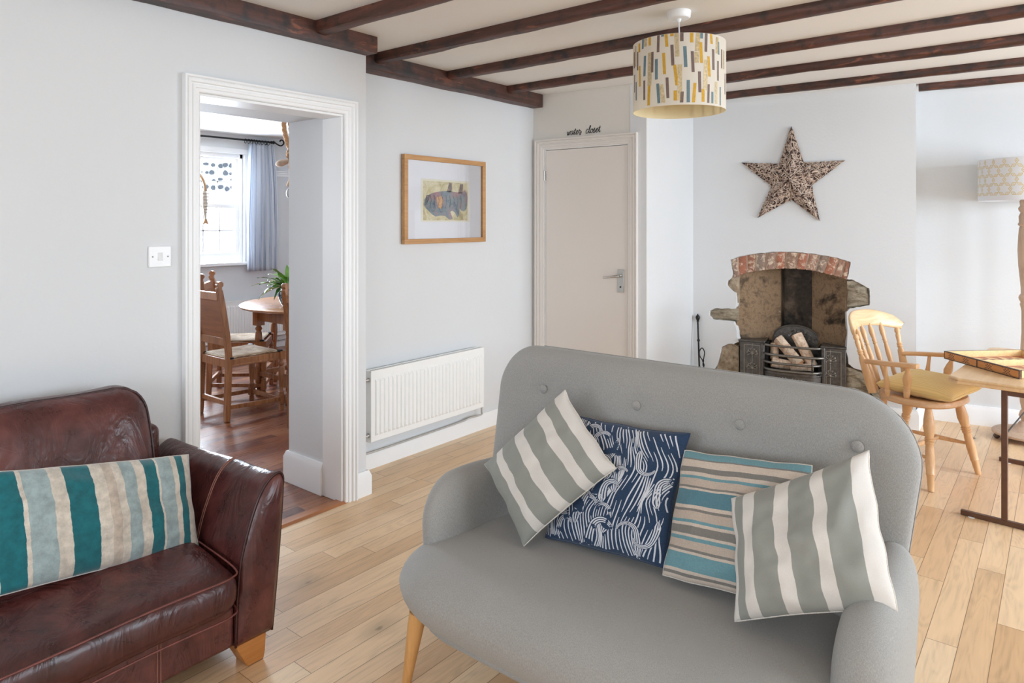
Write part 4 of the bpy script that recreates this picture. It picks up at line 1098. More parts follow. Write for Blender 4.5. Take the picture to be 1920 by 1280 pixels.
# ================================================================ STAR
def FFp(x, y, z): return FF @ V((x, y, z))
ZR = math.radians(8.7)
sc_ = (-.796, 1.738)      # centre x, z in fireplace frame
st = thing('wooden_star', 'large five pointed star covered in driftwood sticks above the fireplace', 'wall decoration', FFp(sc_[0], -.012, sc_[1]), ZR)
tips = [(0, .394), (.357, .125), (.192, -.302), (-.239, -.282), (-.357, .141)]
star2 = []
for k in range(5):
    a = math.radians(90 - 72 * k); b = math.radians(90 - 72 * k - 36)
    star2.append(tips[k]); star2.append((.148 * math.cos(b), .148 * math.sin(b)))
mb = MB(); n = 10; vs = [(x, .010, z) for x, z in star2] + [(x, 0, z) for x, z in star2] + [(0, -.092, 0), (0, .01, 0)]
fs = [(i, (i + 1) % n, n + (i + 1) % n, n + i) for i in range(n)] + [(n + i, n + (i + 1) % n, 2 * n) for i in range(n)] + [((i + 1) % n, i, 2 * n + 1) for i in range(n)]
mb.add(vs, fs); mb.build('star_body', plain('dark_bark_backing', lin(66, 50, 44), .85, 0, .3, 60), st)
random.seed(21); mb = MB()
apex = V((0, -.092, 0))
for i in range(n):
    A = V((star2[i][0], 0, star2[i][1])); B = V((star2[(i + 1) % n][0], 0, star2[(i + 1) % n][1]))
    nr = (A - apex).cross(B - apex).normalized()
    if nr.y > 0: nr = -nr
    area = (A - apex).cross(B - apex).length / 2
    for k in range(int(area * 6800)):
        u, v = random.random(), random.random()
        if u + v > 1: u, v = 1 - u, 1 - v
        p = apex + (A - apex) * u + (B - apex) * v
        p = p * .97 + (A + B + apex) / 3 * .03
        L = random.uniform(.012, .024) / 1.15; th = random.random() * PI
        e1 = (A - apex).normalized(); e2 = nr.cross(e1); d = e1 * math.cos(th) + e2 * math.sin(th)
        mm_ = min(u, v, 1 - u - v)
        if mm_ < .03: d = ((B - A) if 1 - u - v < .03 else (A - apex) if v < .03 else (B - apex)).normalized()
        p = p + nr * random.uniform(.001, .0045)
        mb.turned(p - d * L, p + d * L, [(0, .0022), (.5, .0030), (1, .0019)], 5)
tw = NT('driftwood_sticks'); r_ = tw.n('NewGeometry').outputs['Random Per Island']
tw.set(tw.ramp(r_, [(0, lin(140, 116, 102)), (.5, lin(184, 162, 146)), (1, lin(222, 204, 188))]), .8)
tag(mb.build('stick_covering', tw.mat, st, recalc=False), kind='stuff')

# ================================================================ FIREPLACE
fp = thing('fireplace', 'rough stone fireplace opening with whitewashed brick arch in the chimney breast', 'fireplace', FFp(0, 0, 0), ZR)
# arch bricks: outer / inner curves (x, z)
outc = [(-1.238, 1.132), (-1.12, 1.168), (-.96, 1.192), (-.81, 1.199), (-.63, 1.187), (-.488, 1.163), (-.404, 1.135)]
inc = [(-1.215, .990), (-1.12, 1.034), (-.97, 1.064), (-.82, 1.078), (-.66, 1.068), (-.53, 1.042), (-.425, 1.012)]
oc = spline([(a, b, 0) for a, b in outc], 12); ic = spline([(a, b, 0) for a, b in inc], 12)
random.seed(5)
cuts = [0, .085, .17, .245, .32, .40, .475, .555, .62, .695, .765, .85, .925, 1.0]
mb = MB()
def cv(c, t): f = t * (len(c) - 1); i = min(len(c) - 2, int(f)); return c[i].lerp(c[i + 1], f - i)
for i in range(13):
    t0, t1 = cuts[i] + .006, cuts[i + 1] - .006; y0 = random.uniform(-.004, .008)
    nn = 5; vs = []
    for yy in (y0, .13):
        for k in range(nn + 1):
            for j in range(nn + 1):
                t = t0 + (t1 - t0) * k / nn; s_ = j / nn
                p = cv(ic, t).lerp(cv(oc, t), s_ * .985 + random.uniform(-.006, .006))
                edge = k in (0, nn) or j in (0, nn)
                vs.append((p.x + random.uniform(-.002, .002), yy + (.006 if edge and yy == y0 else 0) + random.uniform(-.0025, .0025), p.y))
    W = nn + 1; q = W * W
    fs = [(k * W + j, k * W + j + 1, (k + 1) * W + j + 1, (k + 1) * W + j) for k in range(nn) for j in range(nn)]
    for k in range(nn):
        fs += [(k * W, (k + 1) * W, (k + 1) * W + q, k * W + q), (k * W + nn, k * W + nn + q, (k + 1) * W + nn + q, (k + 1) * W + nn), (k, k + 1, k + 1 + q, k + q), (nn * W + k, nn * W + k + q, nn * W + k + 1 + q, nn * W + k + 1)]
    mb.add(vs, fs)
mb.build('brick_arch', M['brick'], fp, smooth=35)
mb = MB(); nn = 40
vs = [];
for yy in (.014, .13):
    for k in range(nn + 1):
        for s_ in (0, 1): p = cv(ic, k / nn).lerp(cv(oc, k / nn), .03 + .96 * s_); vs.append((p.x, yy, p.y))
fs = []
W = 2 * (nn + 1)
for k in range(nn):
    a = 2 * k; fs += [(a, a + 1, a + 3, a + 2), (a, a + 2, a + 2 + W, a + W), (a + 1, a + 1 + W, a + 3 + W, a + 3)]
mb.add(vs, fs); mb.build('mortar', M['mortar'], fp)
# rubble backing at both jambs
def panel(poly, y0, y1, name, mat, amp=.012, sub=.03, par=fp):
    """stone panel with uneven face: grid clipped by polygon via fine triangulation"""
    P = jag(poly + [poly[0]], .002, 4)[:-1]
    mb = MB(); n_ = len(P); cx = sum(p[0] for p in P) / n_; cz = sum(p[1] for p in P) / n_
    rings = []
    K = max(3, int(max(max(p[0] for p in P) - min(p[0] for p in P), max(p[1] for p in P) - min(p[1] for p in P)) / sub / 2))
    vs = [(p[0], y1, p[1]) for p in P]
    for k in range(K):
        f = 1 - (k / K); 
        for p in P:
            x, z = cx + (p[0] - cx) * f, cz + (p[1] - cz) * f
            d = noise.noise(V((x * 13, z * 19, 3))) * amp + noise.noise(V((x * 40, z * 60, 8))) * amp * .5
            vs.append((x, y0 + d + (.008 if k == 0 else 0), z))
    vs.append((cx, y0, cz))
    fs = [(r * n_ + i, r * n_ + (i + 1) % n_, (r + 1) * n_ + (i + 1) % n_, (r + 1) * n_ + i) for r in range(K) for i in range(n_)]
    fs += [(K * n_ + i, K * n_ + (i + 1) % n_, (K + 1) * n_) for i in range(n_)]
    mb.add(vs, fs); return mb.build(name, mat, par, smooth=50)
for xa, xb in ((-1.43, -1.18), (-.44, -.17)):
    mb = MB(); mb.box(xa, xb, .045, .10, 0, 1.10); mb.build('rubble_backing', M['rubble'], fp)
panel([(-1.225, .80), (-1.265, .935), (-1.255, .975), (-1.225, 1.0), (-1.18, 1.0), (-1.18, .80)], .012, .05, 'jamb_stone', M['rubble'])
panel([(-1.405, .69), (-1.402, .722), (-1.36, .745), (-1.28, .75), (-1.182, .752), (-1.182, .66), (-1.30, .660), (-1.385, .666)], .008, .05, 'jamb_stone', M['slate'])
panel([(-1.31, .44), (-1.26, .475), (-1.213, .48), (-1.178, .46), (-1.178, .25), (-1.35, .27), (-1.322, .35)], .006, .05, 'jamb_stone', M['rubble'], .008)
panel([(-1.40, 0), (-1.395, .24), (-1.34, .262), (-1.178, .24), (-1.178, 0)], .004, .05, 'jamb_stone', M['slate'])
panel([(-.425, 1.00), (-.384, 1.005), (-.30, .957), (-.288, .90), (-.29, .842), (-.36, .825), (-.425, .818)], .006, .05, 'jamb_stone', M['slate'], .02)
panel([(-.43, .0), (-.43, .385), (-.384, .38), (-.29, .350), (-.24, .29), (-.205, .23), (-.20, 0)], .006, .05, 'jamb_stone', M['slate'], .02)
# firebox cheeks, back and flue
def extr(name, plan, z0, z1, mat, amp=.006):
    mb = MB()
    def g(i, j):
        f = i * (len(plan) - 1); k = min(len(plan) - 2, int(f)); t = f - k
        x = plan[k][0] * (1 - t) + plan[k + 1][0] * t; y = plan[k][1] * (1 - t) + plan[k + 1][1] * t; z = z0 + (z1 - z0) * j
        return (x, y + noise.noise(V((x * 9, z * 9, 2))) * amp * 2 + noise.noise(V((x * 30, z * 30, 2))) * amp, z)
    mb.grid(g, (len(plan) - 1) * 14, 60); return mb.build(name, mat, fp, smooth=60, recalc=False)
extr('firebox_cheek', [(-1.197, .02), (-1.182, .045), (-.93, .20), (-.905, .215), (-.903, .26)], 0, 1.12, M['firestone'])
extr('firebox_cheek', [(-.682, .26), (-.680, .215), (-.655, .20), (-.44, .045), (-.425, .02)], 0, 1.12, M['firestone'])
extr('flue_back', [(-.903, .25), (-.90, .37), (-.685, .37), (-.682, .25)], 0, 1.7, M['flue'])
mb = MB(); mb.box(-1.2, -.42, .12, .36, 1.11, 1.16); mb.build('throat', M['flue'], fp)
mb = MB(); mb.box(-1.3, -.35, .37, .43, 0, 1.8); mb.box(-.93, -.66, .1, .4, 1.69, 1.75); mb.box(-1.3, -.903, .26, .4, 1.1, 1.75); mb.box(-.682, -.35, .26, .4, 1.1, 1.75); mb.box(-.93, -.66, .10, .13, 1.1, 1.75); mb.build('flue_casing', M['flue'], fp)
mb = MB(); mb.box(-1.42, -.19, -.22, .36, .0, .035); mb.build('hearth_slab', M['slate'], fp, bevel=.006)

# ---- cast iron grate
gr = thing('fire_grate', 'black cast iron hob grate with bowed bars and floral panels', 'fire grate', FFp(0, 0, 0), ZR)
IR = M['castiron']
def rosette(mb, cx, cz, y, s):
    for k in range(7):
        a = math.radians(-15 + 35 * k)
        pts = [(cx, y, cz - .3 * s), (cx + math.cos(a) * .35 * s, y - .002, cz - .2 * s + math.sin(a) * .5 * s), (cx + math.cos(a) * .85 * s, y - .002, cz - .2 * s + math.sin(a) * .95 * s), (cx + math.cos(a + .35) * 1.0 * s, y - .001, cz - .2 * s + math.sin(a + .35) * .85 * s), (cx + math.cos(a + .3) * .8 * s, y, cz - .2 * s + math.sin(a + .3) * .7 * s)]
        mb.tube(spline(pts, 4), .0030, 5)
        mb.sphere((cx + math.cos(a + .3) * .82 * s, y, cz - .2 * s + math.sin(a + .3) * .74 * s), .0052, 6)
    mb.sphere((cx, y, cz - .35 * s), .010, 8, sc=(1, .6, 1.2)); mb.sphere((cx, y, cz - .85 * s), .005, 8)
for (xa, xb, cx) in ((-1.165, -.985, -1.073), (-.593, -.430, -.533)):
    mb = MB(); mb.box(xa, xb, -.012, .02, .035, .512)
    p = mb.build('hob_panel', IR, gr, bevel=.003)
    mb = MB(); mb.box(xa - .004, xb + .004, -.022, .17, .512, .526); mb.build('hob_top', IR, gr, bevel=.004)
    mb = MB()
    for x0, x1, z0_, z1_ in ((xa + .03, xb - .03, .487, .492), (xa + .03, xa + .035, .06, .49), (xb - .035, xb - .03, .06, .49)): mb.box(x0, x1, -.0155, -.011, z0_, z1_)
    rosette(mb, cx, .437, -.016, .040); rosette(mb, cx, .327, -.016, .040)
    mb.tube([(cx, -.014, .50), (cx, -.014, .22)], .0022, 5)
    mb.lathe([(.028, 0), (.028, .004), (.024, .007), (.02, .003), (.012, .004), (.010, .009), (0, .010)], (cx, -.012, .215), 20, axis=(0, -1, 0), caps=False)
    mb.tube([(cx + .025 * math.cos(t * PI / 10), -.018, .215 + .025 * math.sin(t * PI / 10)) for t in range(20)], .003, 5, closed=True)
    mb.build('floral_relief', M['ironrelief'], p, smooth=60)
def bow(z, y0, bulge, n=20, xa=-.992, xb=-.586, hook=0): 
    return [(xa + (xb - xa) * k / n, y0 - bulge * (1 - abs(2 * k / n - 1) ** 4) ** .8, z) for k in range(n + 1)]
for z, bl, r in ((.505, .055, .0085), (.440, .075, .0095), (.382, .080, .0095), (.330, .085, .0105)):
    mb = MB(); mb.tube(bow(z, -.01, bl, xb=-.586 if z != .440 else -.560), r, 8); mb.build('bar', M['ironbar'], gr, smooth=180)
mb = MB(); mb.tube([(-.645, -.085, .335), (-.645, -.075, .445)], .006, 6); mb.build('bar_tie', IR, gr, smooth=180)
# apron drawer front (bowed sheet)
mb = MB()
rows = [(.322, 0), (.318, .006), (.30, .006), (.297, 0), (.232, 0), (.229, .005), (.216, .005), (.212, 0), (.10, -.01), (.05, -.01)]
pts = bow(0, -.008, .078)
mb.add([(p[0], p[1] - d, z) for z, d in rows for p in pts], [(j * 21 + i, j * 21 + i + 1, (j + 1) * 21 + i + 1, (j + 1) * 21 + i) for j in range(len(rows) - 1) for i in range(20)])
mb.build('apron', IR, gr, smooth=40)
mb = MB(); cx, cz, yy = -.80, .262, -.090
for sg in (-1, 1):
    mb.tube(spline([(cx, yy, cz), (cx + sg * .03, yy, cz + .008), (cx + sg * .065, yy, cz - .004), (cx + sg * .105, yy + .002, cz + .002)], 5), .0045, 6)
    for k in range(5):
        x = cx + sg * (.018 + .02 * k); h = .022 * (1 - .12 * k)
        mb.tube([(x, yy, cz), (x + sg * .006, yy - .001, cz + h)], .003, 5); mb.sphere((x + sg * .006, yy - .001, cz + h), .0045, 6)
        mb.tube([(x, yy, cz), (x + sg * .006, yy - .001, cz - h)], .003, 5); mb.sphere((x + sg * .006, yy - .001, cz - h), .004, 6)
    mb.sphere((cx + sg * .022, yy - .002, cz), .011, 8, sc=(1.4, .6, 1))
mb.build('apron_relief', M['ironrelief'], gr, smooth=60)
for x in (-1.0, -.578):
    mb = MB(); mb.bar((x, -.012, .035), (x, -.012, .512), .022, .022, up=(0, 1, 0)); mb.build('stile', IR, gr, bevel=.004)
# arched back plate
pol = [(-.968, .50)] + [(-.795 + .172 * math.cos(a), .50 + .138 * math.sin(a) ** .8) for a in [PI - PI * k / 24 for k in range(1, 24)]] + [(-.622, .50), (-.622, .10), (-.968, .10)]
mb = MB(); mb.prism(pol, lambda a, b, d: (a, d, b), .185, .205); bp = mb.build('back_plate', IR, gr)
mb = MB(); mb.tube([(-.795 + .163 * math.cos(a), .184, .50 + .131 * math.sin(a) ** .8) for a in [PI * k / 30 for k in range(1, 30)]], .004, 6)
random.seed(2)
for k in range(22):
    a = PI * (k + 1) / 23; r1 = .105 + .02 * math.sin(k * 2.1)
    c = (-.795 + r1 * math.cos(a) * 1.15, .183, .50 + r1 * .8 * math.sin(a))
    mb.tube(spline([c, (c[0] + .012 * math.cos(k), .180, c[2] + .014 * math.sin(k * 1.7)), (c[0] + .02 * math.sin(k), .182, c[2] + .008)], 4), .004, 5)
mb.build('scroll_relief', M['ironbar'], bp, smooth=60)
mb = MB(); mb.box(-.985, -.965, .0, .19, .12, .51); mb.box(-.615, -.593, .0, .19, .12, .51); mb.box(-.985, -.593, -.06, .19, .315, .327); mb.build('basket_side', plain('sooty_iron', lin(22, 21, 21), .7, .3, .2), gr)

# logs
def log(name, lab, a, b, r, seed, split=True, group='split logs in the grate'):
    random.seed(seed); a, b = V(a), V(b); mid = (a + b) / 2; d = (b - a).normalized()
    e1 = d.cross(V((0, 1, 0))).normalized(); e2 = d.cross(e1)
    # half-round or wedge section
    sec = [(math.cos(t), math.sin(t)) for t in [PI * (.08 + .84 * k / 8) for k in range(9)]] + ([(-.72, -.25), (0.05, -.45), (.75, -.2)] if split else [(math.cos(t), math.sin(t)) for t in [PI + PI * (k + .5) / 7 for k in range(7)]])
    sec = [(x * (1 + random.uniform(-.06, .06)), y * (1 + random.uniform(-.06, .06))) for x, y in sec]
    mb = MB(); n = len(sec); N = 8; vs = []
    for i in range(N + 1):
        p = a + (b - a) * i / N
        for x, y in sec:
            w = 1 + random.uniform(-.035, .035); vs.append(p + (e1 * x + e2 * y) * r * w - mid)
    fs = [(i * n + k, i * n + (k + 1) % n, (i + 1) * n + (k + 1) % n, (i + 1) * n + k) for i in range(N) for k in range(n)]
    mats = [1 if (split and k >= 8) else 0 for i in range(N) for k in range(n)]
    for f, m_ in zip(fs, mats): pass
    b0 = len(mb.v); mb.v += vs
    for f, m_ in zip(fs, mats): mb.f.append(list(f)); mb.m.append(m_)
    mb.f.append(list(range(n))); mb.m.append(1); mb.f.append([N * n + k for k in range(n)]); mb.m.append(1)
    o = mb.build(name, [M['bark'], M['logend']], smooth=35)
    o.matrix_world = FF @ Matrix.Translation(mid)
    return tag(o, lab, 'log', group)
log('log', 'thick mottled birch log leaning highest to the right in the grate', (-.655, .025, .36), (-.775, .10, .575), .040, 4, False)
log('log', 'split pale log leaning left of the tallest log in the grate', (-.735, -.005, .375), (-.90, .09, .535), .042, 5)
log('log', 'broad split log lying across the bottom left of the grate', (-.935, -.015, .375), (-.80, .03, .352), .040, 9)
log('log', 'short split log lying flat at the bottom right of the grate', (-.80, -.02, .352), (-.645, .0, .360), .030, 12)
log('log', 'stubby log standing in the upper left corner of the grate', (-.925, .06, .385), (-.93, .09, .50), .030, 15)

# fire irons
pk = thing('fire_poker', 'long black iron poker with turned ball knob leaning in the corner', 'poker', FFp(-1.462, -.10, 0), ZR)
mb = MB(); mb.turned((0.024, -.02, .035), (-.022, .075, .64), [(0, .004), (.15, .006), (.38, .0065), (.395, .012), (.41, .007), (.425, .013), (.44, .007), (1, .007)], 10)
mb.turned((-.022, .075, .638), (-.023, .077, .70), [(0, .007), (.05, .012), (.15, .008), (.3, .014), (.55, .018), (.75, .014), (.85, .006), (1, .004)], 12)
mb.sphere((-.0115, .055, .495), .0125, 10); mb.build('shaft', M['black'], pk, smooth=60)
tg = thing('fire_tongs', 'black twisted iron fire tool with looped handle beside the poker', 'fire tool', FFp(-1.425, -.10, 0), ZR)
mb = MB(); a = V((-.012, .05, .345)); b = V((.045, -.02, .035)); N = 40
for ph in (0, PI / 2 * 2):
    pts = []
    for k in range(N + 1):
        p = a.lerp(b, k / N); an = ph + k * .75; pts.append(p + V((math.cos(an), math.sin(an), 0)) * .0042)
    mb.tube(pts, .0045, 6)
mb.build('twisted_shaft', M['black'], tg, smooth=180)
mb = MB(); mb.tube(spline([(-.012, .05, .345), (-.034, .05, .37), (-.04, .055, .41), (-.022, .06, .436), (-.003, .058, .41), (-.004, .05, .37)], 6, True), .0042, 7, closed=True)
mb.build('loop_handle', M['black'], tg, smooth=180)
# coal tongs hoop behind the chair
hk = thing('iron_hoop_handle', 'thin curved iron handle standing by the stones behind the pine chair', 'fire tool', FFp(-.245, -.06, 0), ZR)
mb = MB(); mb.tube(spline([(.07, 0, .035), (.055, 0, .15), (-.03, 0, .23), (-.045, 0, .28), (-.02, 0, .315), (.02, 0, .32)], 6), .0045, 7)
mb.build('handle', M['black'], hk, smooth=180)

# ================================================================ WINDSOR CHAIR
wc = thing('windsor_armchair', 'pale pine spindle back armchair beside the fireplace with yellow cushion', 'chair', (-.635, 4.507, 0), math.radians(-108))
P_ = M['pine']
# seat (local +Y forward, +X toward viewer)
mb = MB()
def seatpt(a): # outline angle
    x = .232 * math.copysign(abs(math.cos(a)) ** .8, math.cos(a)); y = .205 * math.copysign(abs(math.sin(a)) ** .75, math.sin(a))
    if y < 0: x *= 1 - .10 * (-y / .205)
    return x, y + .01
rows = [(.80, .416), (.94, .418), (1.0, .428), (1.0, .448), (.975, .455), (.90, .455), (.6, .447), (.2, .444)]
K = 56
vs = [(seatpt(2 * PI * k / K)[0] * s_, .01 + (seatpt(2 * PI * k / K)[1] - .01) * s_, z) for s_, z in rows for k in range(K)]
fs = [(j * K + k, j * K + (k + 1) % K, (j + 1) * K + (k + 1) % K, (j + 1) * K + k) for j in range(len(rows) - 1) for k in range(K)] + [tuple(range(K)), tuple((len(rows) - 1) * K + k for k in range(K))]
mb.add(vs, fs); mb.build('seat', wood('pine_seat', lin(190, 146, 106), lin(220, 180, 138), 'Y', .4, .8, coat=.15), wc, smooth=50)
LEG = [(0, .016), (.04, .018), (.14, .0255), (.24, .029), (.33, .023), (.36, .019), (.375, .025), (.39, .020), (.405, .0255), (.42, .020), (.435, .024), (.45, .019), (.50, .021), (.64, .0235), (.79, .0205), (.80, .0225), (.815, .019), (1, .0145)]
for (x0, y0, x1, y1) in ((.165, .12, .249, .173), (-.165, .12, -.238, .195), (.14, -.13, .20, -.22), (-.14, -.13, -.20, -.22)):
    mb = MB(); mb.turned((x0, y0, .42), (x1, y1, 0), LEG, 18); mb.build('leg', P_, wc, smooth=50)
SP = [(0, .007), (.2, .011), (.5, .0145), (.8, .011), (1, .007)]
for s_ in (1, -1):
    mb = MB(); mb.turned((s_ * .222, .155, .165), (s_ * .187, -.185, .165), SP, 12); mb.build('stretcher', P_, wc, smooth=60)
mb = MB(); mb.turned((.205, 0, .165), (-.205, 0, .165), SP, 12); mb.build('stretcher', P_, wc, smooth=60)
# back posts: flat plank lower, turned neck at top
def backpos(l, z):  # lateral, height -> forward offset (curved in plan, raked)
    return -.150 - .062 * (1 - (l / .23) ** 2) - (z - .45) * .33
for s_ in (1, -1):
    l0, l1 = s_ * .195, s_ * .228
    p0 = (l0, backpos(l0, .45), .445); pm = (l0 + (l1 - l0) * .62, backpos(l1 * .93, .655), .655); p1 = (l1, backpos(l1, .76), .77)
    mb = MB(); mb.turned(p0, pm, [(0, .026), (.3, .027), (.7, .022), (.92, .019), (.97, .014), (1, .012)], 12, flat=.62, side=(1, 0, 0))
    mb.turned(pm, p1, [(0, .012), (.06, .0165), (.12, .012), (.18, .0165), (.26, .011), (.45, .0135), (.62, .015), (.72, .011), (.8, .016), (.88, .016), (1, .012)], 12)
    mb.build('back_post', P_, wc, smooth=50)
for l in (.132, .045, -.045, -.132):
    a = (l * .86, backpos(l, .45) + .004, .445); b = (l, backpos(l, .80), .805)
    mb = MB(); mb.turned(a, b, [(0, .008), (.08, .011), (.2, .012), (.35, .0125), (.5, .0155), (.62, .012), (.66, .009), (.68, .013), (.70, .0095), (.725, .0135), (.75, .010), (.82, .0145), (.88, .0155), (.95, .010), (1, .008)], 12)
    mb.build('spindle', P_, wc, smooth=50)
mb = MB()
K = 28
def crest(i, j):
    l = -.272 + .552 * i; q = (l - .004) / .276
    top = .888 - .062 * abs(q) ** 2.6 - (.03 * max(0, abs(q) - .9) / .1); bot = .793 - .040 * abs(q) ** 2.2
    if abs(q) > .9: bot += .05 * ((abs(q) - .9) / .1) ** 2
    a = j * 2 * PI; zz = (top + bot) / 2 + (top - bot) / 2 * math.copysign(abs(math.sin(a)) ** .7, math.sin(a)); th_ = .0125 * math.copysign(abs(math.cos(a)) ** .7, math.cos(a))
    return (l, backpos(l, zz) - .004 + th_, zz)
mb.grid(crest, K, 20, cv=True)
b0 = 0; mb.f.append([b0 + j * (K + 1) for j in range(20)]); mb.m.append(0); mb.f.append([b0 + j * (K + 1) + K for j in range(20)]); mb.m.append(0)
mb.build('crest_rail', M['pinecrest'], wc, smooth=60)
for s_ in (1, -1):
    mb = MB()
    pts = [V((s_ * .205, -.205, .622)), V((s_ * .232, -.14, .628)), V((s_ * .250, -.05, .636)), V((s_ * .257, .04, .645)), V((s_ * .257, .11, .650))]
    pts = spline(pts, 5); n = len(pts); vs = []
    for i, p in enumerate(pts):
        f = i / (n - 1); w = .015 + .006 * math.sin(f * PI) + .009 * max(0, f - .6) / .4; h = .0115
        if f > .97: w *= .75
        for sx, sz in ((-1, -.7), (-.8, -1), (.8, -1), (1, -.7), (1, .7), (.8, 1), (-.8, 1), (-1, .7)): vs.append((p.x + sx * w, p.y, p.z + sz * h))
    fs = [(i * 8 + k, i * 8 + (k + 1) % 8, (i + 1) * 8 + (k + 1) % 8, (i + 1) * 8 + k) for i in range(n - 1) for k in range(8)] + [tuple(range(8)), tuple((n - 1) * 8 + k for k in range(8))]
    mb.add(vs, fs); mb.build('armrest', wood('pine_arm', lin(196, 148, 104), lin(222, 178, 132), 'Y', .4, .8), wc, smooth=50)
    mb = MB(); mb.turned((s_ * .195, .020, .448), (s_ * .252, .055, .640), [(0, .014), (.12, .0165), (.24, .018), (.28, .013), (.31, .0185), (.34, .013), (.37, .0185), (.42, .016), (.58, .0235), (.72, .0185), (.85, .011), (.9, .014), (1, .014)], 14)
    mb.build('arm_support', P_, wc, smooth=50)
    mb = MB(); mb.turned((s_ * .210, -.075, .448), (s_ * .246, -.07, .630), [(0, .010), (.1, .013), (.18, .015), (.22, .010), (.26, .0135), (.45, .014), (.7, .010), (1, .009)], 12)
    mb.build('arm_spindle', P_, wc, smooth=50)
# yellow cushion lying on seat
cw = math.radians(-108)
def wcp(x, y, z): return tuple(wc.matrix_basis @ V((x, y, z))) if False else (-.635 + x * math.cos(cw) - y * math.sin(cw), 4.507 + x * math.sin(cw) + y * math.cos(cw), z)
cushion('cushion', 'mustard yellow ribbed cushion lying on the seat of the pine armchair', M['yellow'],
        [wcp(.160, .235, .482), wcp(-.200, .225, .495), wcp(-.19, -.15, .525), wcp(.19, -.15, .500)], .068, 11.3, .05, back=(0, 0, -1), crumple=.005, pw=.4)

# ================================================================ FOLDING TABLE
TRz = math.radians(-5)
tb = thing('folding_table', 'plywood folding table with thin brown metal legs by the pine armchair', 'table', (.036, 4.46, 0), TRz)
def tl(x, y, z): return V((x, y, z))
mb = MB()
hw, hl = .435, .565; ch = .045
def outl(e): return [(-hw + ch - e, -hl - e), (hw - ch + e, -hl - e), (hw + e, -hl + ch - e), (hw + e, hl - ch + e), (hw - ch + e, hl + e), (-hw + ch - e, hl + e), (-hw - e, hl - ch + e), (-hw - e, -hl + ch - e)]
vs = []
for e, z in ((-.006, .640), (.0, .644), (.0, .655), (-.003, .6565), (-.003, .659), (0, .6605), (0, .666), (-.005, .670)):
    vs += [(x, y, z) for x, y in outl(e)]
fs = [(j * 8 + k, j * 8 + (k + 1) % 8, (j + 1) * 8 + (k + 1) % 8, (j + 1) * 8 + k) for j in range(7) for k in range(8)] + [tuple(range(8)), tuple(56 + k for k in range(8))]
mb.add(vs, fs); mb.build('tabletop', M['ply'], tb)
for yy in (-.51, .53):
    mb = MB(); mb.bar((-.385, yy, .012), (.385, yy, .012), .022, .024); mb.build('foot_bar', M['bronze'], tb, bevel=.002)
    for xx in (-.21, .21):
        mb = MB(); mb.bar((xx, yy, .024), (xx, yy, .640), .024, .024, up=(0, 1, 0)); mb.build('leg', M['bronze'], tb, bevel=.002)
    for xx in (-.37, .37):
        mb = MB(); mb.lathe([(.014, 0), (.014, .002)], (xx + .03, yy - .012, 0), 10); mb.build('foot_pad', M['plastic'], tb)
    mb = MB(); mb.bar((-.21, yy, .62), (.21, yy, .62), .02, .02); mb.build('crossbar', M['bronze'], tb)
for xx in (-.21, .21):
    mb = MB(); mb.tube([(xx, -.51, .42), (xx, .53, .40)], .004, 6); mb.build('brace', M['black'], tb)

mosaic_m = plain('mosaic_mix', lin(110, 84, 66), .5, 0, .3, 300)
# ---- board game box on table
bz = .670
bg = thing('game_box', 'open inlaid wooden games box with dark edging lying on the folding table', 'board game', (-.516, 4.452, bz), math.atan2(-.366, .351))
BW, BD = .506, .46
wal = wood('inlay_orange_wood', lin(186, 120, 62), lin(214, 150, 88), 'X', .35, 1.2)
edgew = plain('dark_inlay_edge', lin(72, 50, 40), .4, 0, .15)
palew = wood('pale_inlay_wood', lin(216, 176, 118), lin(238, 206, 152), 'X', .35, 1.2)
mb = MB(); mb.box(0, BW, 0, BD, 0, .008); mb.build('base_board', palew, bg)
mb = MB(); mb.box(0, BW, 0, .012, .0, .042); sd = mb.build('side_rail', wal, bg)
mb = MB()
for x0, x1, z0_, z1_ in ((0, BW, 0, .004), (0, BW, .038, .0424), (0, .005, 0, .042), (BW - .005, BW, 0, .042), (BW * .47 - .004, BW * .47 + .004, 0, .042)): mb.box(x0, x1, -.0006, .0126, z0_, z1_)
mb.build('edging', edgew, sd)
for cx in (.055, .16, .315, .43):
    mb = MB()
    for i in range(5):
        for j in range(4):
            if (i + j) % 2 == 0: mb.box(cx - .0195 + i * .008, cx - .0125 + i * .008, -.0008, 0, .009 + j * .0065, .0145 + j * .0065)
    for sx in (-1, 1):
        for jz in (.0065, .033): mb.box(cx + sx * .024 - .002, cx + sx * .024 + .002, -.0008, 0, jz, jz + .004)
    mb.build('mosaic_inlay', mosaic_m, sd)
for (x0, x1, y0, y1) in ((0, .012, .012, BD), (BW - .012, BW, .012, BD), (.012, BW - .012, BD - .012, BD)):
    mb = MB(); mb.box(x0, x1, y0, y1, 0, .042); r = mb.build('side_rail', palew, bg)
    mb = MB(); mb.box(x0, x1, y0, y1, .042, .0424); mb.build('edging', edgew, r)
mb = MB()
mb.box(BW * .47 - .012, BW * .47 + .012, .012, BD - .012, .008, .040)
mb.build('centre_rail', palew, bg)
mb = MB()
for k in range(9):
    y = .03 + k * .047
    mb.box(BW * .47 - .0122, BW * .47 + .0122, y, y + .022, .040, .0405)
    mb.box(BW - .0122, BW + .0002, y, y + .022, .0426, .0430); mb.box(.03 + k * .05, .055 + k * .05, BD - .0122, BD - .0002, .0424, .0430)
mb.build('checker_inlay', plain('checker_inlay_mix', lin(150, 116, 92), .5, 0, .3, 300), bg)
mb = MB()
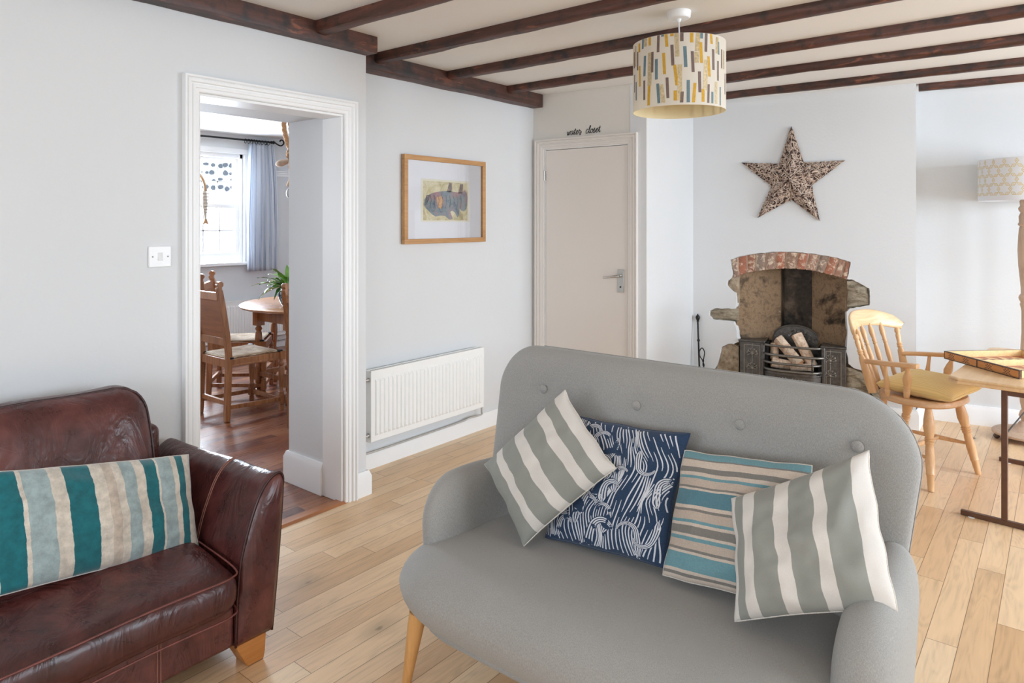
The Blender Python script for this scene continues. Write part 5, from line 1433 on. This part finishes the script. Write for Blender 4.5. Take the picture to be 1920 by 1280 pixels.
for k in range(6):
    for (xa, xb) in ((.012, BW * .47 - .012), (BW * .47 + .012, BW - .012)):
        w = (BD - .024) / 6; y = .012 + w * k
        mb.add([(xa, y, .0085), (xa, y + w, .0085), (xa + (xb - xa) * .43, y + w / 2, .0085)], [(0, 1, 2)], 0); mb.add([(xb, y, .0085), (xb, y + w, .0085), (xb - (xb - xa) * .43, y + w / 2, .0085)], [(0, 1, 2)], 0)
mb.build('point_inlay', plain('point_inlay_red', lin(176, 98, 70), .4), bg, recalc=False)
green = plain('green_gem', lin(40, 160, 100), .2)
for i, (x, y) in enumerate(((.30, .33), (.44, .40))):
    p = bg.matrix_basis; a = math.atan2(-.366, .351)
    mb = MB(); mb.lathe([(.0, 0), (.012, 0), (.014, .003), (.012, .006), (0, .007)], (0, 0, 0), 16, caps=False); mb.lathe([(0, .006), (.008, .006), (.009, .009), (.0, .011)], (.006, .004, 0), 14, caps=False)
    o = mb.build('game_counter', green, smooth=50); o.location = (-.516 + x * math.cos(a) - y * math.sin(a), 4.452 + x * math.sin(a) + y * math.cos(a), bz + .0088)
    tag(o, ['green glass counter in the games box, the left one', 'green glass counter in the games box, at the photo edge'][i], 'game piece', 'green counters in the games box')

# ================================================================ FLOOR LAMP
fl_ = thing('floor_lamp', 'tall turned wood floor lamp with yellow lattice drum shade in the alcove', 'lamp', (-.197, 5.60, 0))
mb = MB(); mb.lathe([(.0, .030), (.165, .030), (.182, .036), (.182, .048), (.17, .056), (.13, .058), (.115, .066), (.09, .070), (.07, .085), (.045, .10), (.032, .12), (0, .12)], (0, 0, 0), 40, caps=False); mb.build('base', M['lampwood'], fl_, smooth=40)
for k in range(4):
    a = math.radians(205 + 90 * k); mb = MB(); mb.sphere((.165 * math.cos(a), .165 * math.sin(a), .017), .02, 10, sc=(1, 1, .85)); mb.build('foot', plain('dark_foot', lin(96, 76, 64), .5), fl_, smooth=180)
mb = MB(); mb.lathe([(.028, .11), (.022, .13), (.036, .16), (.028, .19), (.02, .20), (.03, .25), (.034, .35), (.030, .50), (.024, .66), (.021, .70), (.021, .84), (.026, .87), (.030, .885), (.026, .90), (.034, .915), (.037, .93), (.032, .945), (.024, .955), (.025, 1.0), (.038, 1.14), (.042, 1.24), (.038, 1.33), (.034, 1.38), (.030, 1.395), (.040, 1.405), (.040, 1.412), (.034, 1.42), (.036, 1.46), (.026, 1.485), (.036, 1.50), (.038, 1.515), (.028, 1.53), (.032, 1.56), (.02, 1.575), (.015, 1.60)], (0, 0, 0), 28)
mb.build('pole', M['lampwood'], fl_, smooth=40)
RS2, z0s, z1s = .258, 1.563, 1.832
lm = [glowmat('white_lattice_cloth', lin(238, 238, 240), .3), plain('yellow_lattice_print', lin(222, 202, 150), .7, 0, .03)]
mb = MB(); mb.lathe([(RS2, z0s), (RS2, z1s), (RS2 - .003, z1s), (RS2 - .003, z0s), (RS2, z0s)], (0, 0, 0), 72, 0, caps=False)
na = 24; Lx = 2 * PI * RS2 / na; Lz = Lx * math.sqrt(3) / 2
def onsh(s_, z): a = s_ / RS2; return ((RS2 + .0006) * math.cos(a), (RS2 + .0006) * math.sin(a), z)
nrow = int((z1s - z0s) / Lz) + 2
for r in range(-1, nrow):
    for k in range(na):
        cx = (k + (.5 if r % 2 else 0)) * Lx; cz = z0s + .012 + r * Lz
        for d in (0, 60, 120):
            e = math.radians(d); mx, mz = cx + math.cos(e) * Lx / 2, cz + math.sin(e) * Lx / 2
            px_, pz_ = -math.sin(e), math.cos(e); ux, uz = math.cos(e), math.sin(e)
            for (A, B, c0) in ((.36, .17, 1),):
                out_ = [(mx + px_ * A * Lx * .8, mz + pz_ * A * Lx * .8), (mx + ux * B * Lx, mz + uz * B * Lx), (mx - px_ * A * Lx * .8, mz - pz_ * A * Lx * .8), (mx - ux * B * Lx, mz - uz * B * Lx)]
                inn = [(mx + (x - mx) * .62, mz + (z - mz) * .62) for x, z in out_]
                if min(z for x, z in out_) < z0s + .001 or max(z for x, z in out_) > z1s - .001: continue
                mb.add([onsh(*p) for p in out_ + inn], [(0, 1, 5, 4), (1, 2, 6, 5), (2, 3, 7, 6), (3, 0, 4, 7)], 1)
                core = [(mx + (x - mx) * .3, mz + (z - mz) * .3) for x, z in out_]
                mb.add([onsh(*p) for p in core], [(0, 1, 2, 3)], 1)
mb.build('shade', lm, fl_, smooth=30, recalc=False)
# ================================================================ DINING ROOM
gD = 'old oak dining chairs with rush seats around the round table'
OAK = M['dining']
def rush():
    t = NT('rush_seat'); co = t.sep(t.co())
    ax = t.m('ABSOLUTE', co[0]); ay = t.m('ABSOLUTE', t.m('MULTIPLY', co[1], .95))
    m_ = t.m('MAXIMUM', ax, ay)
    n = t.noise(t.co(), 30, 3)
    s_ = t.m('SINE', t.m('ADD', t.m('MULTIPLY', m_, 700), t.m('MULTIPLY', n, 5)))
    big = t.noise(t.co(), 18, 3)
    col = t.ramp(t.m('MULTIPLY_ADD', s_, .28, t.m('MULTIPLY', big, .9)), [(.2, lin(116, 88, 62)), (.55, lin(176, 150, 120)), (.85, lin(206, 188, 162))])
    t.set(col, .8); t.bump(s_, .6, .002); return t.mat
RUSH = rush()
def make_dchair(label):
    t = thing('dining_chair', label, 'chair', (0, 0, 0), 0, gD)
    w = .19; d = .2125
    def post(s_):
        mb = MB(); x = s_ * w
        pl_ = [(-.215, 0), (-.205, .30), (-.200, .45), (-.215, .60), (-.245, .80), (-.268, .92), (-.275, .945)]
        pts = spline([(x, y, z) for y, z in pl_], 4)
        for i in range(len(pts) - 1): pass
        vs = []
        for p in pts:
            k = .019 if p.z > .05 else .017
            vs += [(p.x - k, p.y - k, p.z), (p.x + k, p.y - k, p.z), (p.x + k, p.y + k, p.z), (p.x - k, p.y + k, p.z)]
        n = len(pts); fs = [(i * 4 + k, i * 4 + (k + 1) % 4, (i + 1) * 4 + (k + 1) % 4, (i + 1) * 4 + k) for i in range(n - 1) for k in range(4)] + [(0, 1, 2, 3), tuple(4 * (n - 1) + k for k in range(4))]
        mb.add(vs, fs)
        # scroll finial
        prof_ = [(-.295, .94), (-.257, .94), (-.258, .962), (-.248, .972), (-.247, .990), (-.258, 1.002), (-.276, 1.004), (-.290, .995), (-.296, .978), (-.288, .966), (-.297, .955)]
        mb.prism(prof_, lambda a, b, dd: (x + dd, a, b), -.017, .017)
        return mb.build('back_leg', OAK, t, bevel=.003)
    post(-1); post(1)
    mb = MB()
    mb.bar((-w + .015, -.268, .895), (w - .015, -.268, .895), .026, .055, up=(0, 0, 1)); mb.build('top_rail', OAK, t, bevel=.002)
    mb = MB(); vs = [(-w + .015, -.215, .60), (w - .015, -.215, .60), (w - .015, -.262, .875), (-w + .015, -.262, .875)]
    mb.prism([(-1, 0), (1, 0), (1, 1), (-1, 1)], lambda a, b, dd: (a * (w - .015), -.209 - .053 * b + dd, .585 + .29 * b), -.006, .006)
    mb.build('back_panel', wood('chair_panel_oak', lin(118, 74, 48), lin(166, 112, 78), 'X', .35, 1), t)
    mb = MB(); mb.bar((-w + .015, -.208, .565), (w - .015, -.208, .565), .026, .055); mb.build('lower_rail', OAK, t, bevel=.002)
    LG = [(0, .019), (.10, .019), (.105, .012), (.12, .021), (.14, .022), (.16, .014), (.2, .017), (.26, .024), (.30, .018), (.33, .021), (.36, .014), (.44, .017), (.62, .0235), (.76, .023), (.80, .017), (.82, .022), (.85, .022), (.88, .016), (1, .018)]
    for s_ in (-1, 1):
        mb = MB(); x = s_ * (w + .017); mb.turned((x, d, 0), (x, d, .42), LG[:] , 14); mb.box(x - .021, x + .021, d - .021, d + .021, .052, .112)
        mb.box(x - .021, x + .021, d - .021, d + .021, .385, .447); mb.build('front_leg', OAK, t, smooth=40)
        mb = MB(); mb.bar((s_ * w, -.19, .10), (s_ * (w + .017), d - .02, .085), .02, .03); mb.build('stretcher', OAK, t, bevel=.002)
        mb = MB(); mb.bar((s_ * w, -.19, .418), (s_ * (w + .012), d - .02, .418), .024, .046)
        mb.bar((s_ * (w + .012), -.19, .395), (s_ * (w + .025), d - .02, .395), .012, .014); mb.build('seat_rail', OAK, t, bevel=.002)
    mb = MB(); mb.bar((-w, -.205, .13), (w, -.205, .13), .02, .034); mb.bar((-w, d, .082), (w, d, .082), .02, .03); mb.build('cross_stretcher', OAK, t, bevel=.002)
    mb = MB(); mb.bar((-w, -.2, .412), (w, -.2, .412), .024, .06); mb.build('rear_rail', OAK, t, bevel=.002)
    mb = MB(); mb.bar((-w, d, .412), (w, d, .412), .024, .05)
    mb.prism([(-.17, .39), (.17, .39), (.13, .372), (.09, .366), (.06, .375), (.03, .366), (0, .36), (-.03, .366), (-.06, .375), (-.09, .366), (-.13, .372)], lambda a, b, dd: (a, d + dd, b), -.008, .008)
    mb.build('front_rail', OAK, t, bevel=.002)
    mb = MB()
    def sf(a, b, c): return (a * (1 + .06 * (b / .2)), b + .002, .447 + c - .010 * math.exp(-(a * a + b * b) / .01) * (1 if c > 0 else 0))
    slab(mb, .188, .20, .016, (.02, .02, .02, .02), sf, 20, 8, 2); mb.build('rush_seat', RUSH, t, smooth=50)
    mb = MB()
    for s_ in (-1, 1):
        mb.box(s_ * .20 - .022, s_ * .20 + .022, .185, .215, .444, .458); mb.box(s_ * .19 - .022, s_ * .19 + .022, -.2, -.172, .444, .458)
    mb.build('corner_binding', M['black'], t, bevel=.003)
    return t
ch1 = make_dchair('old oak dining chair nearest the doorway, its panelled back to the viewer')
ch2 = copy_tree(ch1); ch2['label'] = 'old oak dining chair half hidden behind the nearest dining chair'
ch3 = copy_tree(ch1); ch3['label'] = 'old oak dining chair mostly hidden by the right door jamb'
ch1.location = (-4.838, 2.764, 0)
ch2.location = (-5.42, 3.10, 0); ch2.rotation_euler.z = math.radians(-40)
ch3.location = (-4.085, 3.03, 0); ch3.rotation_euler.z = math.radians(20)

tcx, tcy = -4.93, 3.56
dt = thing('dining_table', 'round old oak gate leg table in the dining room', 'table', (tcx, tcy, 0))
mb = MB(); K = 72
for r0 in (0,):
    mb.lathe([(0, .722), (.64, .722), (.652, .726), (.66, .735), (.66, .742), (.652, .747), (.645, .750), (0, .750)], (0, 0, 0), K, caps=False)
mb.build('tabletop', M['diningtop'], dt, smooth=40)
TL_ = [(0, .028), (.02, .030), (.08, .026), (.085, .016), (.11, .030), (.13, .018), (.16, .026), (.26, .033), (.34, .026), (.40, .02), (.42, .030), (.45, .030), (.47, .02), (.55, .024), (.70, .030), (.78, .026), (.80, .018), (.83, .030), (.86, .018), (1, .024)]
for (x, y) in ((-.245, -.445), (.19, -.445), (-.245, .38), (.19, .38)):
    mb = MB(); mb.turned((x, y, 0), (x, y, .66), TL_, 16); mb.box(x - .032, x + .032, y - .032, y + .032, .13, .235); mb.box(x - .034, x + .034, y - .034, y + .034, .575, .722)
    mb.build('leg', OAK, dt, smooth=40)
mb = MB(); mb.turned((-.60, -.08, 0), (-.60, -.08, .66), TL_, 16); mb.box(-.628, -.572, -.108, -.052, .13, .235); mb.box(-.628, -.572, -.108, -.052, .575, .72); mb.build('gate_leg', OAK, dt, smooth=40)
mb = MB()
for y in (-.445, .38): mb.box(-.22, .17, y - .012, y + .012, .615, .72)
for x in (-.245, .19): mb.box(x - .012, x + .012, -.42, .36, .615, .72)
mb.build('apron', OAK, dt, bevel=.002)
mb = MB()
for y in (-.445, .38): mb.box(-.22, .17, y - .014, y + .014, .165, .20)
for x in (-.245, .19): mb.box(x - .014, x + .014, -.42, .36, .165, .20)
mb.bar((-.26, -.40, .18), (-.59, -.09, .18), .028, .034); mb.bar((-.26, -.40, .64), (-.59, -.09, .64), .028, .034)
mb.build('stretcher', OAK, dt, bevel=.002)

# plant
pt = thing('potted_plant', 'leafy green plant in a dark blue glazed pot on the dining table', 'plant', (-4.86, 3.20, .750))
bp_ = NT('blue_glazed_pot'); vv = bp_.vor(bp_.co(), 38, 'DISTANCE_TO_EDGE')
bp_.set(bp_.ramp(vv, [(.0, lin(150, 176, 190)), (.06, lin(34, 58, 78))]), .2)
mb = MB(); mb.lathe([(0, 0), (.055, 0), (.07, .02), (.088, .065), (.09, .10), (.08, .135), (.075, .145), (.07, .145), (.07, .12), (0, .12)], (0, 0, 0), 28, caps=False); mb.build('pot', bp_.mat, pt, smooth=40)
mb = MB(); mb.lathe([(0, .121), (.069, .121), (0, .125)], (0, 0, 0), 20, caps=False); mb.build('soil', plain('potting_soil', lin(60, 46, 36), .95), pt)
leafm = [plain('bright_leaf', lin(104, 146, 54), .35, 0, .25, 12), plain('dark_leaf', lin(58, 104, 40), .35, 0, .25, 12), plain('yellow_leaf', lin(168, 178, 88), .4, 0, .2, 12)]
random.seed(33)
mbs = [MB(), MB(), MB()]; stm = MB()
def leaf(base, az, el, L, W, droop, mi):
    mb = mbs[mi]; N = 9; pts = []
    d = V((math.cos(az) * math.cos(el), math.sin(az) * math.cos(el), math.sin(el)))
    side = V((-math.sin(az), math.cos(az), 0))
    vs = []
    for k in range(N + 1):
        f = k / N; p = V(base) + d * L * f + V((math.cos(az), math.sin(az), 0)) * (.15 * L * f * f) - V((0, 0, 1)) * droop * f * f
        w = W * math.sin(PI * min(1, f ** .8)) ** .9 * (1 if k < N else 0) + .0008
        wav = .004 * math.sin(f * 14)
        vs += [p - side * w + V((0, 0, w * .35 + wav)), p, p + side * w + V((0, 0, w * .35 - wav))]
    mb.add(vs, [(3 * k + j, 3 * k + j + 1, 3 * k + j + 4, 3 * k + j + 3) for k in range(N) for j in (0, 1)])
for k in range(44):
    az = random.uniform(0, 2 * PI); el = random.uniform(.3, 1.35); r = random.uniform(0, .03)
    b = (r * math.cos(az), r * math.sin(az), .125); top = V(b) + V((math.cos(az) * math.cos(el), math.sin(az) * math.cos(el), math.sin(el))) * random.uniform(.04, .10)
    stm.tube([b, top], .0022, 5); leaf(top, az, el - .25, random.uniform(.11, .19), random.uniform(.016, .026), random.uniform(.02, .13), random.choice((0, 0, 1)))
for az, el, L, dr, mi in ((2.95, .42, .26, .05, 1), (3.25, .35, .25, .13, 2), (3.5, .5, .24, .16, 1), (3.9, .35, .22, .15, 0), (2.7, 1.0, .25, .03, 0), (3.1, .75, .26, .05, 0), (4.1, .6, .24, .10, 1)):
    leaf((.0, 0, .14), az, el, L, .026, dr, mi)
for mb, nm, mm_ in zip(mbs, ('leaf_cluster', 'dark_leaf_cluster', 'yellow_leaf_cluster'), leafm):
    o = mb.build(nm, mm_, pt, smooth=180, recalc=False); o['kind'] = 'stuff'
o = stm.build('stem_cluster', leafm[0], pt); o['kind'] = 'stuff'

# rope pendant
rp = thing('rope_pendant_light', 'knotted rope pendant light with driftwood piece and bare bulb above the dining table', 'lamp', (-5.13, 3.38, CEIL))
rope_m = plain('hemp_rope', lin(186, 146, 108), .85, 0, .18, 160, .4, 400)
def rope(pts, r, name='rope', turns=None):
    pts = spline([tuple(p) for p in pts], 14); L = sum((pts[i + 1] - pts[i]).length for i in range(len(pts) - 1))
    mb = MB(); n = len(pts)
    up = V((0, 1, 0)); fr = []
    for i, p in enumerate(pts):
        t_ = (pts[min(i + 1, n - 1)] - pts[max(i - 1, 0)]).normalized(); sd = t_.cross(up).normalized(); up = sd.cross(t_).normalized(); fr.append((sd.copy(), up.copy()))
    acc = 0
    for s_ in range(3):
        acc = 0; q = []
        for i, p in enumerate(pts):
            if i: acc += (pts[i] - pts[i - 1]).length
            an = acc / (r * 3.4) * PI + s_ * 2 * PI / 3
            q.append(p + (fr[i][0] * math.cos(an) + fr[i][1] * math.sin(an)) * r * .5)
        mb.tube(q, r * .58, 6)
    return mb.build(name, rope_m, rp, smooth=180)
mb = MB(); mb.box(-.13, .13, -.05, .05, -.006, 0); mb.build('ceiling_plate', M['black'], rp, bevel=.002)
for x in (-.09, .0, .09):
    mb = MB(); mb.lathe([(.022, -.075), (.024, -.07), (.024, -.012), (.02, -.006)], (x, 0, 0), 14); mb.build('rope_cap', M['black'], rp, smooth=50)
rope([(-.09, 0, -.07), (-.085, 0, -.16), (-.05, .01, -.28), (0.0, .01, -.36), (.04, .01, -.46), (.10, 0, -.52)], .021)
rope([(0, 0, -.07), (0, .01, -.18), (.015, .02, -.28), (.0, .02, -.36), (.005, .0, -.47), (.03, 0, -.55)], .021)
rope([(.09, 0, -.07), (.085, 0, -.16), (.11, -.01, -.26), (.15, 0, -.34), (.12, .02, -.42)], .021)
rope([(.0, -.02, -.40), (.03, -.03, -.355), (.09, -.02, -.355), (.12, 0, -.40), (.10, .03, -.46), (.04, .03, -.47), (.0, .02, -.43), (.02, -.03, -.385), (.08, -.035, -.38), (.11, -.01, -.43), (.09, .03, -.50)], .02)
rope([(.02, 0, -.44), (.012, 0, -.52), (.012, 0, -.60)], .016)
mb = MB(); mb.lathe([(.018, -.585), (.022, -.60), (.034, -.635), (.036, -.645), (.028, -.648), (.0, -.648)], (.012, 0, 0), 18, caps=False); mb.build('rope_bulb_cap', rope_m, rp, smooth=50)
bg_ = NT('clear_bulb_glass'); bg_.b.inputs['Transmission Weight'].default_value = 1; bg_.b.inputs['IOR'].default_value = 1.15; bg_.set((1, .97, .92), .02)
mb = MB(); mb.lathe([(.014, -.645), (.02, -.66), (.034, -.68), (.040, -.705), (.036, -.73), (.022, -.748), (.0, -.753)], (.012, 0, 0), 22, caps=False); mb.build('bulb', bg_.mat, rp, smooth=180)
mb = MB()
for k in range(4): a = k * PI / 2; mb.tube([(.012, 0, -.65), (.012 + .012 * math.cos(a), .012 * math.sin(a), -.70), (.012 + .008 * math.cos(a), .008 * math.sin(a), -.73)], .0015, 4)
mb.build('filament', plain('brass_filament', lin(220, 180, 110), .4, .8), rp)
mb = MB(); mb.turned((-.17, -.02, -.455), (.02, .0, -.425), [(0, .012), (.12, .026), (.35, .030), (.6, .022), (.85, .016), (1, .010)], 12); mb.build('driftwood', plain('grey_driftwood', lin(170, 146, 126), .85, 0, .15, 40, .4, 40), rp, smooth=60)

# curtain rod, rings, curtain
cr_ = thing('curtain_rod', 'black iron curtain rod with scroll finial above the dining window', 'curtain rod', (XD + .09, 3.5, 2.31))
mb = MB(); mb.tube([(0, -.9, 0), (0, .82, .008)], .0105, 10); mb.build('rod', M['black'], cr_, smooth=60)
mb = MB(); mb.turned((0, .82, .008), (0, .88, .010), [(0, .012), (.3, .018), (.5, .012), (.7, .02), (1, .010)], 10)
mb.tube(spline([(0, .88, .008), (0, .92, -.012), (0, .96, -.018), (0, .99, .010), (0, .98, .042), (0, .955, .045), (0, .94, .028)], 5), .008, 7); mb.build('finial', M['black'], cr_, smooth=60)
mb = MB(); mb.tube([(-.09, .78, -.02), (-.04, .78, -.03), (0, .78, -.012)], .008, 7); mb.build('bracket', M['black'], cr_)
for k in range(9):
    y = .52 + .27 * k / 8
    mb = MB(); mb.tube([(.022 * math.cos(a) + .0, y + .006 * math.sin(k), -.004 + .024 * math.sin(a)) for a in [2 * PI * i / 14 for i in range(14)]], .003, 6, closed=True); mb.build('ring', M['black'], cr_)
def curtain_mat():
    t = NT('striped_curtain'); u = t.sep(t.co('UV'))[0]
    f = t.m('FRACT', t.m('MULTIPLY', u, 13)); 
    c = t.ramp(f, [(0, lin(244, 246, 250)), (.34, lin(206, 214, 228)), (.42, lin(244, 246, 250)), (.52, lin(150, 164, 190)), (.59, lin(242, 244, 250)), (.72, lin(190, 202, 216)), (.78, lin(244, 246, 250))], 'CONSTANT')
    t.set(c, .9, spec=.1); tb = t.n('BsdfTranslucent'); t.put(tb.inputs[0], c); mx = t.n('MixShader'); mx.inputs[0].default_value = .6
    out = t.t.nodes['Material Output']; t.l(t.b.outputs[0], mx.inputs[1]); t.l(tb.outputs[0], mx.inputs[2]); t.l(mx.outputs[0], out.inputs[0]); return t.mat
mb = MB()
def cf(i, j):
    top = j; z = .885 + (2.288 - .885) * j
    spread = .36 if True else 0
    y = 4.032 + (.372 - .10 * top ** 3 * 1.0) * i + .04 * top ** 3
    amp = .022 - .008 * top
    x = XD + .085 + amp * math.sin(i * 2 * PI * 7 + 1.2 * math.sin(j * 2)) + .012 * math.sin(i * 31 + j * 2)
    y += .010 * math.cos(i * 2 * PI * 7)
    return (x, y, z)
mb.grid(cf, 150, 30, uv=True)
o = mb.build('curtain', curtain_mat(), smooth=180, recalc=False); sm_ = o.modifiers.new('thick', 'SOLIDIFY'); sm_.thickness = .002
tag(o, 'pale blue and white striped curtain at the right of the dining window', 'curtain')

# hanging fish ornament in the window
hf = thing('fish_ornament', 'pale wooden fish skeleton ornament hanging from rope in the dining window', 'ornament', (-6.82, 3.44, 2.10))
mb = MB(); mb.tube(spline([(0, .0, .0), (0, .0, -.18), (0, -.03, -.26), (0, -.04, -.45)], 5), .008, 6); mb.tube(spline([(0, .0, -.18), (0, .05, -.26), (0, .075, -.36)], 5), .013, 6); mb.build('hanging_rope', rope_m, hf, smooth=180)
mb = MB(); mb.turned((0, .06, -.33), (0, .07, -.66), [(0, .004), (.15, .022), (.5, .026), (.8, .014), (.9, .010), (1, .004)], 10, flat=.5, side=(1, 0, 0))
mb.build('fish_body', plain('white_fish_body', lin(206, 196, 184), .8), hf, smooth=60)
mb = MB()
for k in range(7): z = -.39 - .032 * k; mb.box(-.014, .016, .035 + .004 * k, .10 - .003 * k, z, z + .006)
mb.build('rib', plain('driftwood_rib', lin(150, 126, 106), .8), hf)
mb = MB(); mb.prism([(.065, -.64), (.04, -.70), (.07, -.685), (.10, -.70), (.08, -.64)], lambda a, b, d: (d, a, b), -.006, .006); mb.build('tail', rope_m, hf)
# small frame on the dining wall
t = thing('small_framed_picture', 'small light wood frame edge showing beside the door jamb', 'picture', (XD, 4.78, 1.545))
mb = MB()
for a, b, c, d in ((-.155, .155, .10, .125), (-.155, .155, -.125, -.10), (-.155, -.13, -.10, .10), (.13, .155, -.10, .10)): mb.box(.002, .03, a, b, c, d)
mb.build('frame', M['frameoak'], t, bevel=.002)
mb = MB(); mb.box(.002, .012, -.14, .14, -.11, .11); mb.build('print', M['paper'], t)

# outside the dining window
mb = MB(); mb.box(-11.4, -11.2, -2, 9, -.2, 5)
o = mb.build('neighbour_wall', paint('white_render', (.9, .9, .9), .8)); tag(o, 'bright white rendered wall seen through the dining window', 'wall')
random.seed(8); mb = MB()
for r in range(4):
    for k in range(40):
        y = 2.9 + k * .115 + random.uniform(-.02, .02); z = 2.01 + r * .13 + random.uniform(-.02, .02); w = random.uniform(.03, .055); h = random.uniform(.02, .055)
        if random.random() < .25: continue
        mb.prism([(y + w * math.cos(a) * random.uniform(.7, 1.1), z + h * math.sin(a) * random.uniform(.7, 1.1)) for a in [2 * PI * i / 7 for i in range(7)]], lambda a, b, d: (d, a, b), -11.2, -11.17)
mb.build('stone_pattern', plain('grey_flint', lin(110, 114, 122), .8), o)
mb = MB(); mb.box(-16, XD - .2, -4, 10, -.3, -.2); o = mb.build('paving', paint('pale_paving', (.75, .74, .72), .8)); tag(o, 'pale paving outside the dining window', 'ground', kind='structure')

# ================================================================ CAMERA, LIGHT
cam = bpy.data.cameras.new('camera'); co_ = bpy.data.objects.new('camera', cam); C.objects.link(co_)
th = math.atan((1995 - 960) / 1290)
co_.location = (0, 0, 1.42); co_.rotation_euler = (PI / 2, 0, th)
cam.sensor_width = 36; cam.lens = 36 * 1290 / 1920; cam.shift_y = -(640 - 417) / 1920; cam.clip_start = .05
bpy.context.scene.camera = co_
def area(name, loc, rot, sx, sy, e, col=(1, 1, 1)):
    l = bpy.data.lights.new(name, 'AREA'); l.shape = 'RECTANGLE'; l.size = sx; l.size_y = sy; l.energy = e; l.color = col
    o = bpy.data.objects.new(name, l); C.objects.link(o); o.location = loc; o.rotation_euler = rot; return o
DAY = (.76, .88, 1.0)
for i, (p, q, r, t) in enumerate(RW):
    area('daylight_right', (XR + .30, (p + q) / 2, (r + t) / 2), (0, PI / 2 - .55, 0), t - r, q - p, [3, 52, 125][i], DAY)
for (p, q, r, t) in FW:
    area('daylight_front', ((p + q) / 2, YF - .30, (r + t) / 2), (PI / 2 - .5, 0, 0), q - p, t - r, 36, (.80, .90, 1))
for di, (p, q, r, t) in enumerate(DW):
    area('daylight_dining', (XD - .45, (p + q) / 2, (r + t) / 2 + .1), (0, -PI / 2, 0), t - r, q - p, (270, 90)[di], DAY)
w = bpy.data.worlds.new('world'); bpy.context.scene.world = w; w.use_nodes = True
bgn = w.node_tree.nodes['Background']; bgn.inputs[0].default_value = (.80, .90, 1, 1); bgn.inputs[1].default_value = 1.1
sc = bpy.context.scene
sc.view_settings.view_transform = 'Standard'; sc.view_settings.look = 'None'; sc.view_settings.gamma = 1; sc.view_settings.exposure = 0.5
sc.view_settings.use_curve_mapping = False
sc.cycles.max_bounces = 10; sc.cycles.diffuse_bounces = 6; sc.cycles.glossy_bounces = 4; sc.cycles.transmission_bounces = 6; sc.cycles.transparent_max_bounces = 8
sc.cycles.sample_clamp_indirect = 6; sc.cycles.caustics_reflective = False; sc.cycles.caustics_refractive = False
sc.cycles.use_denoising = True
